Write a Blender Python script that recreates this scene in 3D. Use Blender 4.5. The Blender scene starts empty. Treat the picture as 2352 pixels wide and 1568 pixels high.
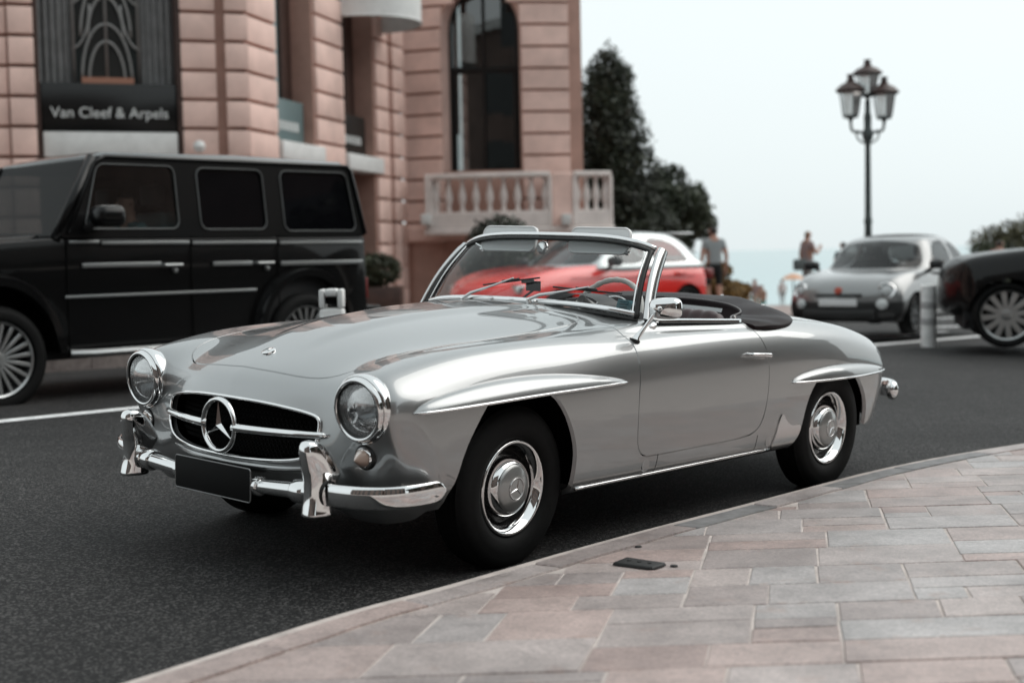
import bpy, bmesh, math, random
import numpy as np
from mathutils import Vector, Matrix
SC = bpy.context.scene
COL = SC.collection
R = math.radians
random.seed(7)
# ------------------------------------------------------------------ camera
CAMH = 1.166
cd = bpy.data.cameras.new('camera'); cam = bpy.data.objects.new('camera', cd); COL.objects.link(cam)
cd.sensor_width = 36.0; cd.lens = 3180.0 / 2352.0 * 36.0
cd.clip_start = 0.05; cd.clip_end = 60000
cam.matrix_world = (Matrix.Translation((0, 0, CAMH)) @ Matrix.Rotation(math.pi / 2 - 0.06284, 4, 'X')
                    @ Matrix.Rotation(-0.021, 4, 'Z'))
cd.dof.use_dof = True; cd.dof.focus_distance = 5.8; cd.dof.aperture_fstop = 1.75
SC.camera = cam
# ------------------------------------------------------------------ sky and sun (bright hazy day)
SUN_AZ, SUN_EL = R(76), R(46)            # azimuth clockwise from +Y
w = bpy.data.worlds.new('World'); SC.world = w; w.use_nodes = True
nt = w.node_tree; nt.nodes.clear()
out = nt.nodes.new('ShaderNodeOutputWorld'); bg = nt.nodes.new('ShaderNodeBackground')
sky = nt.nodes.new('ShaderNodeTexSky'); sky.sky_type = 'NISHITA'; sky.sun_disc = False
sky.sun_elevation = SUN_EL; sky.sun_rotation = SUN_AZ; sky.air_density = 1.0; sky.dust_density = 4.0; sky.ozone_density = 1.0
hs = nt.nodes.new('ShaderNodeHueSaturation'); hs.inputs['Saturation'].default_value = 0.16
mx = nt.nodes.new('ShaderNodeMix'); mx.data_type = 'RGBA'; mx.inputs[0].default_value = 0.75
mx.inputs[7].default_value = (7.25, 7.95, 8.05, 1)      # thin high cloud: an even pale veil
nt.links.new(sky.outputs[0], hs.inputs['Color']); nt.links.new(hs.outputs[0], mx.inputs[6])
nt.links.new(mx.outputs[2], bg.inputs[0]); nt.links.new(bg.outputs[0], out.inputs[0])
bg.inputs[1].default_value = 0.128
sd = bpy.data.lights.new('sun', 'SUN'); sun = bpy.data.objects.new('sun', sd); COL.objects.link(sun)
sd.energy = 1.15; sd.angle = R(60); sd.color = (1.0, 0.96, 0.9)
sdir = Vector((math.sin(SUN_AZ) * math.cos(SUN_EL), math.cos(SUN_AZ) * math.cos(SUN_EL), math.sin(SUN_EL)))
sun.rotation_euler = sdir.to_track_quat('Z', 'Y').to_euler()
sun.location = (9, 2, 10)
vs = SC.view_settings; vs.view_transform = 'Standard'; vs.look = 'None'; vs.gamma = 1; vs.exposure = 0.16
vs.use_curve_mapping = False
SC.cycles.max_bounces = 10; SC.cycles.transparent_max_bounces = 12; SC.cycles.use_denoising = True
SC.cycles.caustics_reflective = False; SC.cycles.caustics_refractive = False
SC.cycles.sample_clamp_indirect = 8

# ------------------------------------------------------------------ materials
def nodes_of(m):
    m.use_nodes = True
    return m.node_tree, m.node_tree.nodes['Principled BSDF']
def sock(b, n, v):
    if n in b.inputs: b.inputs[n].default_value = v
MATS = {}
def mat(name, col, rough=0.5, metal=0.0, coat=0.0, coat_rough=0.03, trans=0.0, ior=1.45, spec=0.5, emit=None,
        noise=None, bump=None, alpha=1.0, coords='Object'):
    """noise=(scale, amount[, detail]) varies value; bump=(scale, strength, dist)"""
    if name in MATS: return MATS[name]
    m = bpy.data.materials.new(name); MATS[name] = m
    t, b = nodes_of(m)
    c4 = tuple(col) + (1,)
    sock(b, 'Base Color', c4); sock(b, 'Roughness', rough); sock(b, 'Metallic', metal)
    sock(b, 'Coat Weight', coat); sock(b, 'Coat Roughness', coat_rough)
    sock(b, 'Transmission Weight', trans); sock(b, 'IOR', ior); sock(b, 'Specular IOR Level', spec); sock(b, 'Alpha', alpha)
    if emit: sock(b, 'Emission Color', tuple(emit[0]) + (1,)); sock(b, 'Emission Strength', emit[1])
    tc = None
    if noise or bump:
        tc = t.nodes.new('ShaderNodeTexCoord')
    if noise:
        n = t.nodes.new('ShaderNodeTexNoise'); n.inputs['Scale'].default_value = noise[0]
        n.inputs['Detail'].default_value = noise[2] if len(noise) > 2 else 6
        n.inputs['Roughness'].default_value = 0.62
        t.links.new(tc.outputs[coords], n.inputs['Vector'])
        mr = t.nodes.new('ShaderNodeMapRange'); mr.inputs[1].default_value = 0.3; mr.inputs[2].default_value = 0.7
        mr.inputs[3].default_value = 1 - noise[1]; mr.inputs[4].default_value = 1 + noise[1]
        t.links.new(n.outputs['Fac'], mr.inputs[0])
        vm = t.nodes.new('ShaderNodeVectorMath'); vm.operation = 'SCALE'; vm.inputs[0].default_value = col
        t.links.new(mr.outputs[0], vm.inputs['Scale']); t.links.new(vm.outputs[0], b.inputs['Base Color'])
        rr = t.nodes.new('ShaderNodeMapRange'); rr.inputs[3].default_value = max(0, rough - noise[1] * .25); rr.inputs[4].default_value = min(1, rough + noise[1] * .25)
        t.links.new(n.outputs['Fac'], rr.inputs[0]); t.links.new(rr.outputs[0], b.inputs['Roughness'])
    if bump:
        n2 = t.nodes.new('ShaderNodeTexNoise'); n2.inputs['Scale'].default_value = bump[0]; n2.inputs['Detail'].default_value = 5
        t.links.new(tc.outputs[coords], n2.inputs['Vector'])
        bp = t.nodes.new('ShaderNodeBump'); bp.inputs['Strength'].default_value = bump[1]; bp.inputs['Distance'].default_value = bump[2]
        t.links.new(n2.outputs['Fac'], bp.inputs['Height']); t.links.new(bp.outputs[0], b.inputs['Normal'])
    return m

# ------------------------------------------------------------------ object helpers
def tag(o, label=None, cat=None, group=None, kind=None):
    if label: o['label'] = label
    if cat: o['category'] = cat
    if group: o['group'] = group
    if kind: o['kind'] = kind
    return o
def empty(name, label=None, cat=None, group=None, loc=(0, 0, 0), rz=0.0, M=None):
    o = bpy.data.objects.new(name, None); COL.objects.link(o); o.empty_display_size = 0.2
    if M is not None: o.matrix_world = M
    else: o.location = loc; o.rotation_euler = (0, 0, rz)
    return tag(o, label, cat, group)
def mk(name, V, Fc, m=None, parent=None, smooth=True, normals=None, auto=None):
    me = bpy.data.meshes.new(name)
    me.from_pydata([tuple(map(float, v)) for v in V], [], [tuple(map(int, f)) for f in Fc])
    me.update()
    o = bpy.data.objects.new(name, me); COL.objects.link(o)
    if m is not None:
        for q in (m if isinstance(m, (list, tuple)) else [m]): me.materials.append(q)
    if smooth:
        me.polygons.foreach_set('use_smooth', [True] * len(me.polygons))
        if auto is not None: me.set_sharp_from_angle(angle=R(auto))
    if normals is not None:
        nn = [tuple(map(float, n)) for n in normals]
        me.normals_split_custom_set_from_vertices(nn)
    if parent is not None: o.parent = parent
    return o
class MB:
    """collects shapes, builds one mesh"""
    def __init__(s): s.v = []; s.f = []; s.mi = []
    def add(s, V, Fc, mi=0):
        b = len(s.v); s.v += [tuple(map(float, p)) for p in V]; s.f += [tuple(int(i) + b for i in f) for f in Fc]; s.mi += [mi] * len(Fc); return s
    def box(s, x0, x1, y0, y1, z0, z1, mi=0, M=None):
        V = [(x0, y0, z0), (x1, y0, z0), (x1, y1, z0), (x0, y1, z0), (x0, y0, z1), (x1, y0, z1), (x1, y1, z1), (x0, y1, z1)]
        if M is not None: V = [tuple(M @ Vector(p)) for p in V]
        return s.add(V, [(0, 3, 2, 1), (4, 5, 6, 7), (0, 1, 5, 4), (1, 2, 6, 5), (2, 3, 7, 6), (3, 0, 4, 7)], mi)
    def prism(s, poly, ax, a, b, mi=0):
        """poly in the two other axes (cyclic order), extruded on axis ax from a to b"""
        n = len(poly)
        def P(p, t):
            if ax == 'x': return (t, p[0], p[1])
            if ax == 'y': return (p[0], t, p[1])
            return (p[0], p[1], t)
        V = [P(p, a) for p in poly] + [P(p, b) for p in poly]
        Fc = [tuple(range(n))[::-1], tuple(range(n, 2 * n))] + [(i, (i + 1) % n, n + (i + 1) % n, n + i) for i in range(n)]
        return s.add(V, Fc, mi)
    def tube(s, path, r, n=10, cap=True, mi=0, closed=False, flat=1.0, up=None):
        V, Fc = tube_geo(path, r, n, cap, closed, flat, up); return s.add(V, Fc, mi)
    def lathe(s, prof, c=(0, 0, 0), axis=(0, 0, 1), n=24, mi=0, cap=True):
        V, Fc = lathe_geo(prof, c, axis, n, cap); return s.add(V, Fc, mi)
    def build(s, name, m, parent=None, smooth=False, auto=35, bevel=0, seg=2):
        o = mk(name, s.v, s.f, m, parent, smooth=False)
        if isinstance(m, (list, tuple)): o.data.polygons.foreach_set('material_index', s.mi)
        bm = bmesh.new(); bm.from_mesh(o.data)
        bmesh.ops.recalc_face_normals(bm, faces=bm.faces)
        if bevel:
            ed = [e for e in bm.edges if len(e.link_faces) == 2 and e.calc_face_angle(0) > R(25)]
            bmesh.ops.bevel(bm, geom=ed, offset=bevel, segments=seg, profile=0.5, affect='EDGES', clamp_overlap=True)
        bm.to_mesh(o.data); bm.free()
        if smooth or bevel:
            o.data.polygons.foreach_set('use_smooth', [True] * len(o.data.polygons))
            o.data.set_sharp_from_angle(angle=R(auto))
        return o
def frames(path, closed=False, up=None):
    P = [Vector(p) for p in path]; n = len(P); T = []
    for i in range(n):
        a = P[i - 1] if (i > 0 or closed) else P[i]; b = P[(i + 1) % n] if (i < n - 1 or closed) else P[i]
        T.append((b - a).normalized() if (b - a).length > 1e-9 else Vector((0, 0, 1)))
    res = []; ref = Vector(up) if up else (Vector((0, 0, 1)) if abs(T[0].z) < 0.9 else Vector((1, 0, 0)))
    for i in range(n):
        if up: ref = Vector(up)
        s = T[i].cross(ref)
        if s.length < 1e-6: s = T[i].cross(Vector((1, 0.2, 0)))
        s.normalize(); u = s.cross(T[i]).normalized(); ref = u; res.append((P[i], s, u))
    return res
def tube_geo(path, r, n=10, cap=True, closed=False, flat=1.0, up=None):
    fr = frames(path, closed, up); m = len(fr); V = []
    for i, (p, s, u) in enumerate(fr):
        rr = r[i] if isinstance(r, (list, tuple, np.ndarray)) else r
        for k in range(n):
            a = 2 * math.pi * k / n; V.append(p + s * (math.cos(a) * rr * flat) + u * (math.sin(a) * rr))
    Fc = []
    for i in range(m if closed else m - 1):
        j = (i + 1) % m
        for k in range(n): Fc.append((i * n + k, i * n + (k + 1) % n, j * n + (k + 1) % n, j * n + k))
    if cap and not closed: Fc += [tuple(range(n))[::-1], tuple((m - 1) * n + k for k in range(n))]
    return V, Fc
def lathe_geo(prof, c, axis, n=24, cap=True):
    """prof: list of (radius, along axis)"""
    a = Vector(axis).normalized(); ref = Vector((0, 0, 1)) if abs(a.z) < 0.9 else Vector((1, 0, 0))
    s = a.cross(ref).normalized(); u = s.cross(a); c = Vector(c); V = []; Fc = []
    for (r, h) in prof:
        for k in range(n):
            t = 2 * math.pi * k / n; V.append(c + a * h + (s * math.cos(t) + u * math.sin(t)) * r)
    for i in range(len(prof) - 1):
        for k in range(n): Fc.append((i * n + k, i * n + (k + 1) % n, (i + 1) * n + (k + 1) % n, (i + 1) * n + k))
    if cap:
        if prof[0][0] > 1e-5: Fc.append(tuple(range(n))[::-1])
        if prof[-1][0] > 1e-5: Fc.append(tuple((len(prof) - 1) * n + k for k in range(n)))
    return V, Fc
def copy_tree(o, parent=None, label=None):
    c = o.copy(); COL.objects.link(c); c.parent = parent
    if label: c['label'] = label
    for ch in list(o.children): copy_tree(ch, c)
    return c
def lerp_tab(tab, x):
    return np.interp(x, [t[0] for t in tab], [t[1] for t in tab])
def smooth_poly(P, it=2, closed=True):
    P = [np.array(p, float) for p in P]
    for _ in range(it):
        Q = []; n = len(P)
        for i in range(n if closed else n - 1):
            a, b = P[i], P[(i + 1) % n]; Q += [a * .75 + b * .25, a * .25 + b * .75]
        if not closed: Q = [P[0]] + Q[1:-1] + [P[-1]]
        P = Q
    return P
def spline_pts(P, n=40, closed=False):
    """Catmull-Rom through P"""
    P = np.array(P, float); m = len(P); out = []
    seg = m if closed else m - 1
    for i in range(seg):
        p1, p2 = P[i], P[(i + 1) % m]
        p0 = P[i - 1] if (i > 0 or closed) else 2 * p1 - p2
        p3 = P[(i + 2) % m] if (i + 2 < m or closed) else 2 * p2 - p1
        k = max(2, n // seg)
        for t in np.arange(k) / k:
            out.append(.5 * (2 * p1 + (p2 - p0) * t + (2 * p0 - 5 * p1 + 4 * p2 - p3) * t * t + (3 * p1 - p0 - 3 * p2 + p3) * t ** 3))
    if not closed: out.append(P[-1])
    return np.array(out)
# ---- B-spline surfaces, clipping
def bs_matrix(n, per):
    """rows: samples, cols: n control points, uniform cubic, end-interpolating"""
    rows = []
    for i in range(n - 1):
        ts = np.arange(per) / per if i < n - 2 else np.arange(per + 1) / per
        for t in ts:
            wts = [(1 - t) ** 3 / 6, (3 * t ** 3 - 6 * t * t + 4) / 6, (-3 * t ** 3 + 3 * t * t + 3 * t + 1) / 6, t ** 3 / 6]
            r = np.zeros(n)
            for k in range(4):
                j = i - 1 + k
                if j < 0: r[0] += 2 * wts[k]; r[1] -= wts[k]
                elif j > n - 1: r[n - 1] += 2 * wts[k]; r[n - 2] -= wts[k]
                else: r[j] += wts[k]
            rows.append(r)
    return np.array(rows)
def bs_surface(D, pu, pv, fit=0.75, iters=2):
    D = np.array(D, float); nu, nv = D.shape[:2]; C = D.copy()
    Ku, Kv = bs_matrix(nu, 1), bs_matrix(nv, 1)
    for _ in range(iters):
        E = D - np.einsum('ai,bj,ijk->abk', Ku, Kv, C); C = C + fit * E
    return np.einsum('ai,bj,ijk->abk', bs_matrix(nu, pu), bs_matrix(nv, pv), C)
def grid_mesh(S):
    nu, nv = S.shape[:2]; V = S.reshape(-1, 3)
    a = np.arange(nu * nv).reshape(nu, nv)
    Q = np.stack([a[:-1, :-1], a[1:, :-1], a[1:, 1:], a[:-1, 1:]], -1).reshape(-1, 4)
    return V, Q
def vnormals(V, Q):
    d1 = V[Q[:, 2]] - V[Q[:, 0]]; d2 = V[Q[:, 3]] - V[Q[:, 1]]
    n = np.cross(d1, d2); N = np.zeros_like(V)
    for k in range(Q.shape[1]): np.add.at(N, Q[:, k], n)
    return N / (np.linalg.norm(N, axis=1, keepdims=True) + 1e-12)
def clip(V, N, Fc, fv):
    """keep part where fv>0"""
    fv = np.where(np.abs(fv) < 1e-7, 1e-7, fv)
    nV = list(V); nN = list(N); out = []; ed = {}
    pos = fv > 0
    for f in Fc:
        p = [pos[i] for i in f]
        if all(p): out.append(tuple(f)); continue
        if not any(p): continue
        poly = []; n = len(f)
        for k in range(n):
            i, j = f[k], f[(k + 1) % n]
            if pos[i]: poly.append(i)
            if pos[i] != pos[j]:
                key = (min(i, j), max(i, j))
                if key not in ed:
                    t = fv[key[0]] / (fv[key[0]] - fv[key[1]])
                    ed[key] = len(nV); nV.append(V[key[0]] * (1 - t) + V[key[1]] * t)
                    q = N[key[0]] * (1 - t) + N[key[1]] * t; nN.append(q / (np.linalg.norm(q) + 1e-12))
                poly.append(ed[key])
        if len(poly) >= 3: out.append(tuple(poly))
    return compact(np.array(nV), np.array(nN), out)
def compact(V, N, Fc):
    used = sorted({i for f in Fc for i in f}); mp = {o: n for n, o in enumerate(used)}
    return V[used], N[used], [tuple(mp[i] for i in f) for f in Fc]
def flange(V, N, Fc, d=0.012):
    """turn open borders inward"""
    cnt = {}
    for f in Fc:
        for k in range(len(f)):
            e = (f[k], f[(k + 1) % len(f)]); key = (min(e), max(e)); cnt[key] = None if key in cnt else e
    E = [e for e in cnt.values() if e is not None]
    nV = list(V); nN = list(N); mp = {}; F2 = list(Fc)
    for (a, b) in E:
        for i in (a, b):
            if i not in mp: mp[i] = len(nV); nV.append(V[i] - N[i] * d); nN.append(N[i])
        F2.append((b, a, mp[a], mp[b]))
    return np.array(nV), np.array(nN), F2, len(Fc)
def sdf_poly(P, poly):
    """signed distance (negative inside) of points P (n,2) to polygon"""
    A = np.array(poly, float); B = np.roll(A, -1, 0); d = np.full(len(P), 1e9); ins = np.zeros(len(P), bool)
    for a, b in zip(A, B):
        ab = b - a; ap = P - a; t = np.clip((ap @ ab) / (ab @ ab + 1e-15), 0, 1)
        d = np.minimum(d, np.hypot(*(ap - t[:, None] * ab).T))
        c = ((a[1] > P[:, 1]) != (b[1] > P[:, 1]))
        xi = a[0] + (P[:, 1] - a[1]) * (b[0] - a[0]) / (b[1] - a[1] + 1e-15)
        ins ^= c & (P[:, 0] < xi)
    return np.where(ins, -d, d)
# ------------------------------------------------------------------ the lie of the land (street falls to the kerb and to the sea)
O0 = np.array([-0.603, 5.782]); FH = np.array([-0.666, -0.746]); LH = np.array([-0.745, 0.666])
def gz(X, Y):
    X = np.asarray(X, float); Y = np.asarray(Y, float)
    l = (X - O0[0]) * LH[0] + (Y - O0[1]) * LH[1]; q = (X - O0[0]) * FH[0] + (Y - O0[1]) * FH[1]
    zl = np.where(l < 1.2, .04 * np.maximum(l, -2.5), .04 * (1.2 + 1.5 * (1 - np.exp(-(np.maximum(l, 1.2) - 1.2) / 1.5))))
    zq = np.where(q > -4, .010 * np.minimum(q, 6), -.04 + .016 * (np.maximum(q, -30) + 4))
    return zl + zq
def gzf(x, y): return float(gz(x, y))
def ray(px, py):
    """direction of a picture point (2352 x 1568 scale), used to survey the place"""
    f, p, r = 3180.0, 0.06284, 0.021; c, s = math.cos(p), math.sin(p); cr, sr = math.cos(r), math.sin(r)
    dx, dy = px - 1176, py - 784; a = (dx * cr - dy * sr) / f; b = -(dx * sr + dy * cr) / f
    return np.array([a, c + b * s, -s + b * c])
def at(px, py, D):
    d = ray(px, py); return np.array([0, 0, CAMH]) + d * (D / d[1])
# ================================================================== silver roadster
PAINT = mat('silver_paint', (.31, .316, .318), rough=.38, metal=.95, coat=1.0, coat_rough=.012)
sock(PAINT.node_tree.nodes['Principled BSDF'], 'Coat IOR', 1.95)
CHROME = mat('chrome', (.78, .78, .78), rough=.045, metal=1.0)
CHROME_S = mat('satin_metal', (.62, .62, .62), rough=.22, metal=1.0)
BLACK = mat('black_void', (.004, .004, .004), rough=.9, spec=.1)
RUBBER = mat('tyre_rubber', (.006, .006, .006), rough=.7, spec=.18, noise=(40, .3), bump=(220, .15, .002))
SEAL = mat('rubber_seal', (.008, .008, .008), rough=.45)
def thin_glass(name, col, op, rough=0.0, k=1.6):
    m = bpy.data.materials.new(name); m.use_nodes = True; t = m.node_tree; t.nodes.clear()
    o = t.nodes.new('ShaderNodeOutputMaterial'); tr = t.nodes.new('ShaderNodeBsdfTransparent'); tr.inputs[0].default_value = tuple(col) + (1,)
    gl = t.nodes.new('ShaderNodeBsdfGlossy'); gl.inputs['Roughness'].default_value = rough
    fr = t.nodes.new('ShaderNodeFresnel'); fr.inputs[0].default_value = 1.5
    mr = t.nodes.new('ShaderNodeMath'); mr.operation = 'MULTIPLY_ADD'; mr.inputs[1].default_value = k; mr.inputs[2].default_value = op
    mr.use_clamp = True
    mixn = t.nodes.new('ShaderNodeMixShader')
    t.links.new(fr.outputs[0], mr.inputs[0]); t.links.new(mr.outputs[0], mixn.inputs[0])
    t.links.new(tr.outputs[0], mixn.inputs[1]); t.links.new(gl.outputs[0], mixn.inputs[2]); t.links.new(mixn.outputs[0], o.inputs[0])
    return m
GLASS = thin_glass('windscreen_glass', (.93, .95, .95), .0, k=.9)

Fv = Vector((-0.666, -0.746, 0.010)).normalized(); Lv = Vector((-0.745, 0.665, 0.040)).normalized()
Uv = Fv.cross(-Lv).normalized(); Yv = Uv.cross(Fv).normalized()
HM = Matrix(((Fv.x, Yv.x, Uv.x, -0.603), (Fv.y, Yv.y, Uv.y, 5.782), (Fv.z, Yv.z, Uv.z, 0.0), (0, 0, 0, 1)))
hero = empty('convertible_car', 'silver classic open roadster with chrome bumpers parked at the stone kerb', 'car', M=HM)
# ---- body surface: rails from the centre line (0) to the sill (9), stations nose to tail
xs = [-.30, -.62, -.95, -1.25, -1.55, -1.85, -2.12, -2.38, -2.62, -2.84, -3.02]
def col_(y, z, x=None):
    yy = y if isinstance(y, list) else [y] * 11
    return [(xs[k] if x is None else x[k], yy[k], z[k]) for k in range(11)]
zc = [.945, .955, .950, .945, .94, .93, .915, .895, .865, .83, .785]
rails = [
 [(.62, 0, .27), (.705, 0, .325), (.765, 0, .405), (.765, 0, .54), (.745, 0, .665), (.70, 0, .738), (.56, 0, .802), (.32, 0, .872), (.02, 0, .92)] + col_(0, zc) +
 [(-3.20, 0, .725), (-3.33, 0, .645), (-3.39, 0, .53), (-3.38, 0, .42), (-3.25, 0, .31)],
 [(.61, .22, .27), (.69, .22, .325), (.75, .22, .405), (.75, .22, .535), (.73, .22, .657), (.685, .22, .732), (.55, .22, .797), (.31, .22, .866), (.01, .22, .913)] + col_(.22, [z - .008 for z in zc]) +
 [(-3.19, .22, .717), (-3.32, .22, .64), (-3.38, .22, .53), (-3.37, .22, .42), (-3.24, .22, .31)],
 [(.595, .42, .265), (.66, .42, .32), (.70, .42, .41), (.695, .43, .53), (.675, .42, .645), (.645, .42, .715), (.54, .42, .77), (.31, .42, .84), (.01, .42, .883)] + col_(.42, [.907, .921, .928, .925, .92, .912, .90, .88, .85, .81, .765]) +
 [(-3.17, .42, .70), (-3.30, .42, .63), (-3.355, .42, .525), (-3.345, .42, .42), (-3.22, .41, .31)],
 [(.60, .54, .240), (.65, .545, .305), (.665, .55, .41), (.665, .55, .53), (.655, .55, .64), (.63, .55, .73), (.535, .55, .79), (.30, .55, .832), (.0, .55, .852)] + col_(.56, [.872, .89, .907, .905, .90, .893, .885, .866, .835, .795, .748]) +
 [(-3.14, .56, .685), (-3.25, .555, .62), (-3.30, .555, .515), (-3.29, .55, .41), (-3.17, .53, .305)],
 [(.575, .655, .235), (.628, .67, .305), (.645, .675, .43), (.662, .675, .55), (.668, .675, .665), (.635, .66, .757), (.53, .65, .796), (.29, .65, .837), (.0, .655, .855)] +
 col_([.66, .675, .69, .715, .725, .722, .705, .69, .68, .68, .675], [.866, .878, .897, .889, .877, .871, .864, .848, .822, .778, .727]) +
 [(-3.105, .67, .677), (-3.18, .665, .61), (-3.22, .655, .505), (-3.21, .65, .40), (-3.10, .62, .297)],
 [(.55, .70, .238), (.602, .722, .31), (.62, .73, .435), (.653, .733, .547), (.662, .735, .657), (.632, .727, .747), (.52, .722, .785), (.28, .728, .827), (.0, .73, .847)] +
 col_([.73, .735, .728, .742, .752, .762, .762, .755, .747, .738, .725], [.852, .852, .858, .855, .847, .848, .84, .826, .80, .753, .70]) +
 [(-3.08, .715, .65), (-3.14, .708, .585), (-3.175, .695, .488), (-3.165, .685, .392), (-3.065, .655, .29)],
 [(.518, .735, .246), (.568, .762, .32), (.595, .775, .44), (.636, .784, .545), (.648, .787, .645), (.615, .785, .714), (.50, .785, .745), (.27, .79, .782), (-.01, .79, .80)] +
 col_([.79, .797, .782, .785, .792, .806, .812, .808, .80, .785, .765], [.802, .812, .834, .835, .83, .815, .797, .782, .75, .707, .655]) +
 [(-3.06, .75, .61), (-3.10, .74, .56), (-3.13, .725, .47), (-3.12, .715, .38), (-3.03, .68, .285)],
 [(.49, .757, .256), (.535, .785, .33), (.562, .797, .44), (.594, .806, .538), (.60, .810, .625), (.568, .811, .684), (.455, .815, .705), (.235, .822, .725), (-.03, .824, .735)] +
 col_([.824, .826, .825, .826, .83, .838, .84, .835, .822, .803, .78], [.737, .745, .765, .765, .76, .745, .73, .715, .687, .65, .61]) +
 [(-3.025, .768, .575), (-3.055, .758, .535), (-3.08, .745, .455), (-3.07, .732, .37), (-2.995, .697, .283)],
 [(.46, .772, .278), (.502, .80, .342), (.535, .812, .44), (.55, .82, .53), (.552, .823, .60), (.525, .825, .65), (.41, .832, .66), (.20, .84, .66), (-.05, .842, .66)] +
 col_([.842, .842, .842, .842, .845, .85, .85, .845, .832, .812, .79], [.66, .66, .665, .665, .66, .655, .645, .635, .61, .585, .56]) +
 [(-2.99, .78, .54), (-3.01, .772, .51), (-3.03, .76, .44), (-3.02, .745, .36), (-2.96, .71, .28)],
 [(.43, .787, .282), (.463, .815, .34), (.485, .826, .41), (.492, .831, .47), (.487, .834, .51), (.46, .836, .53), (.35, .84, .50), (.15, .845, .48), (-.08, .846, .47)] +
 col_([.846, .846, .846, .846, .846, .848, .845, .84, .83, .812, .797], [.47] * 7 + [.465, .46, .45, .44], x=xs[:10] + [-2.96]) +
 [(-2.94, .792, .44), (-2.95, .787, .43), (-2.96, .778, .38), (-2.95, .76, .325), (-2.91, .73, .275)],
 [(.40, .79, .283), (.418, .818, .33), (.43, .829, .37), (.43, .833, .39), (.42, .835, .40), (.39, .836, .39), (.30, .836, .34), (.10, .833, .29), (-.10, .829, .28)] +
 col_([.827, .827, .827, .827, .827, .827, .825, .82, .81, .795, .785], [.28] * 11, x=xs[:9] + [-2.82, -2.89]) +
 [(-2.90, .782, .31), (-2.90, .778, .32), (-2.90, .772, .315), (-2.89, .755, .29), (-2.87, .73, .268)],
 [(.385, .77, .268), (.385, .785, .27), (.383, .79, .272), (.375, .79, .272), (.36, .79, .27), (.33, .79, .262), (.25, .79, .25), (.06, .78, .238), (-.12, .775, .235)] +
 col_(.77, [.235] * 11, x=xs[:9] + [-2.80, -2.85]) +
 [(-2.86, .745, .262), (-2.86, .745, .27), (-2.86, .74, .275), (-2.85, .72, .268), (-2.83, .70, .26)],
]
NET = np.array(rails, float).transpose(1, 0, 2)           # station, rail, xyz
SURF = bs_surface(NET, 14, 14)
SURF[:, 0, 1] = 0.0
_t = np.clip((.60 - SURF[..., 0]) / .35, 0, 1) * np.clip((SURF[..., 0] + .95) / .25, 0, 1); _t = _t * _t * (3 - 2 * _t)
_hw = .13 + .10 * np.clip((.6 - SURF[..., 0]) / 1.2, 0, 1); _e = np.clip((_hw + .045 - np.abs(SURF[..., 1])) / .09, 0, 1); _e = _e * _e * (3 - 2 * _e)
SURF[..., 2] += np.where(SURF[..., 2] > .7, .013 * _t * _e, 0)          # power bulge along the bonnet
BV, BQ = grid_mesh(SURF); BQ = BQ[:, ::-1]
BN = vnormals(BV, BQ)
if BN[np.argmax(BV[:, 2])][2] < 0: BQ = BQ[:, ::-1]; BN = -BN
_c = np.abs(BV[:, 1]) < 1e-6; BN[_c, 1] = 0; BN /= np.linalg.norm(BN, axis=1, keepdims=True)
def _plane(P, D):
    """local plane fit: value at zero offset"""
    wt = 1 / (D + 4e-5); A = np.concatenate([np.ones((len(P), 1)), P[:, :2]], 1) * wt[:, None] ** .5
    return float(np.linalg.lstsq(A, P[:, 2] * wt ** .5, rcond=None)[0][0])
def _probe(m, ia, ib, io, a, b):
    Q_ = BV[m]; P = np.stack([Q_[:, ia] - a, Q_[:, ib] - b, Q_[:, io]], 1); d = (P[:, :2] ** 2).sum(1); k = np.argpartition(d, 14)[:14]; return _plane(P[k], d[k])
M_SIDE = (BV[:, 1] > .5) & (BV[:, 2] > .2) & (np.abs(BN[:, 1]) > .25); M_TOP = BN[:, 2] > .25; M_FR = (BV[:, 0] > .45) & (np.abs(BN[:, 0]) > .2); M_RR = (BV[:, 0] < -2.6) & (np.abs(BN[:, 0]) > .2)
def body_y(x, z): return _probe(M_SIDE, 0, 2, 1, x, z)
def body_x(y, z, rear=False): return _probe(M_RR if rear else M_FR, 1, 2, 0, abs(y), z)
def body_z(x, y): return _probe(M_TOP, 0, 1, 2, x, abs(y))
# ---- cut lines
farch = smooth_poly([(.47, .15), (.405, .30), (.374, .383), (.330, .49), (.262, .588), (.195, .665), (.08, .70), (-.08, .70), (-.185, .648), (-.245, .58), (-.285, .505), (-.312, .425), (-.312, .34), (-.302, .15)], 1)
rarch = smooth_poly([(-2.00, .15), (-2.03, .262), (-2.062, .313), (-2.077, .361), (-2.097, .439), (-2.135, .508), (-2.20, .572), (-2.30, .61), (-2.52, .612), (-2.655, .555), (-2.741, .473), (-2.79, .39), (-2.80, .30), (-2.80, .15)], 1)
door = smooth_poly([(-.735, 1.0), (-.735, .86), (-.733, .72), (-.715, .588), (-.710, .46), (-.716, .39), (-.76, .345), (-.86, .343), (-1.2, .344), (-1.57, .346), (-1.665, .375), (-1.705, .43), (-1.728, .51), (-1.738, .60), (-1.735, .70), (-1.715, .785), (-1.675, .85), (-1.60, .905), (-1.55, 1.0)], 1)
hoodp = [(.672, -.3), (.672, 0), (.672, .10), (.66, .25), (.635, .36), (.60, .44), (.55, .50), (.45, .535), (.25, .555), (0, .57), (-.3, .575), (-.55, .565), (-.70, .53), (-.78, .45), (-.82, .30), (-.83, .10), (-.83, -.1), (-.83, -.3)]
hoodp = smooth_poly(hoodp, 1)
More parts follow.
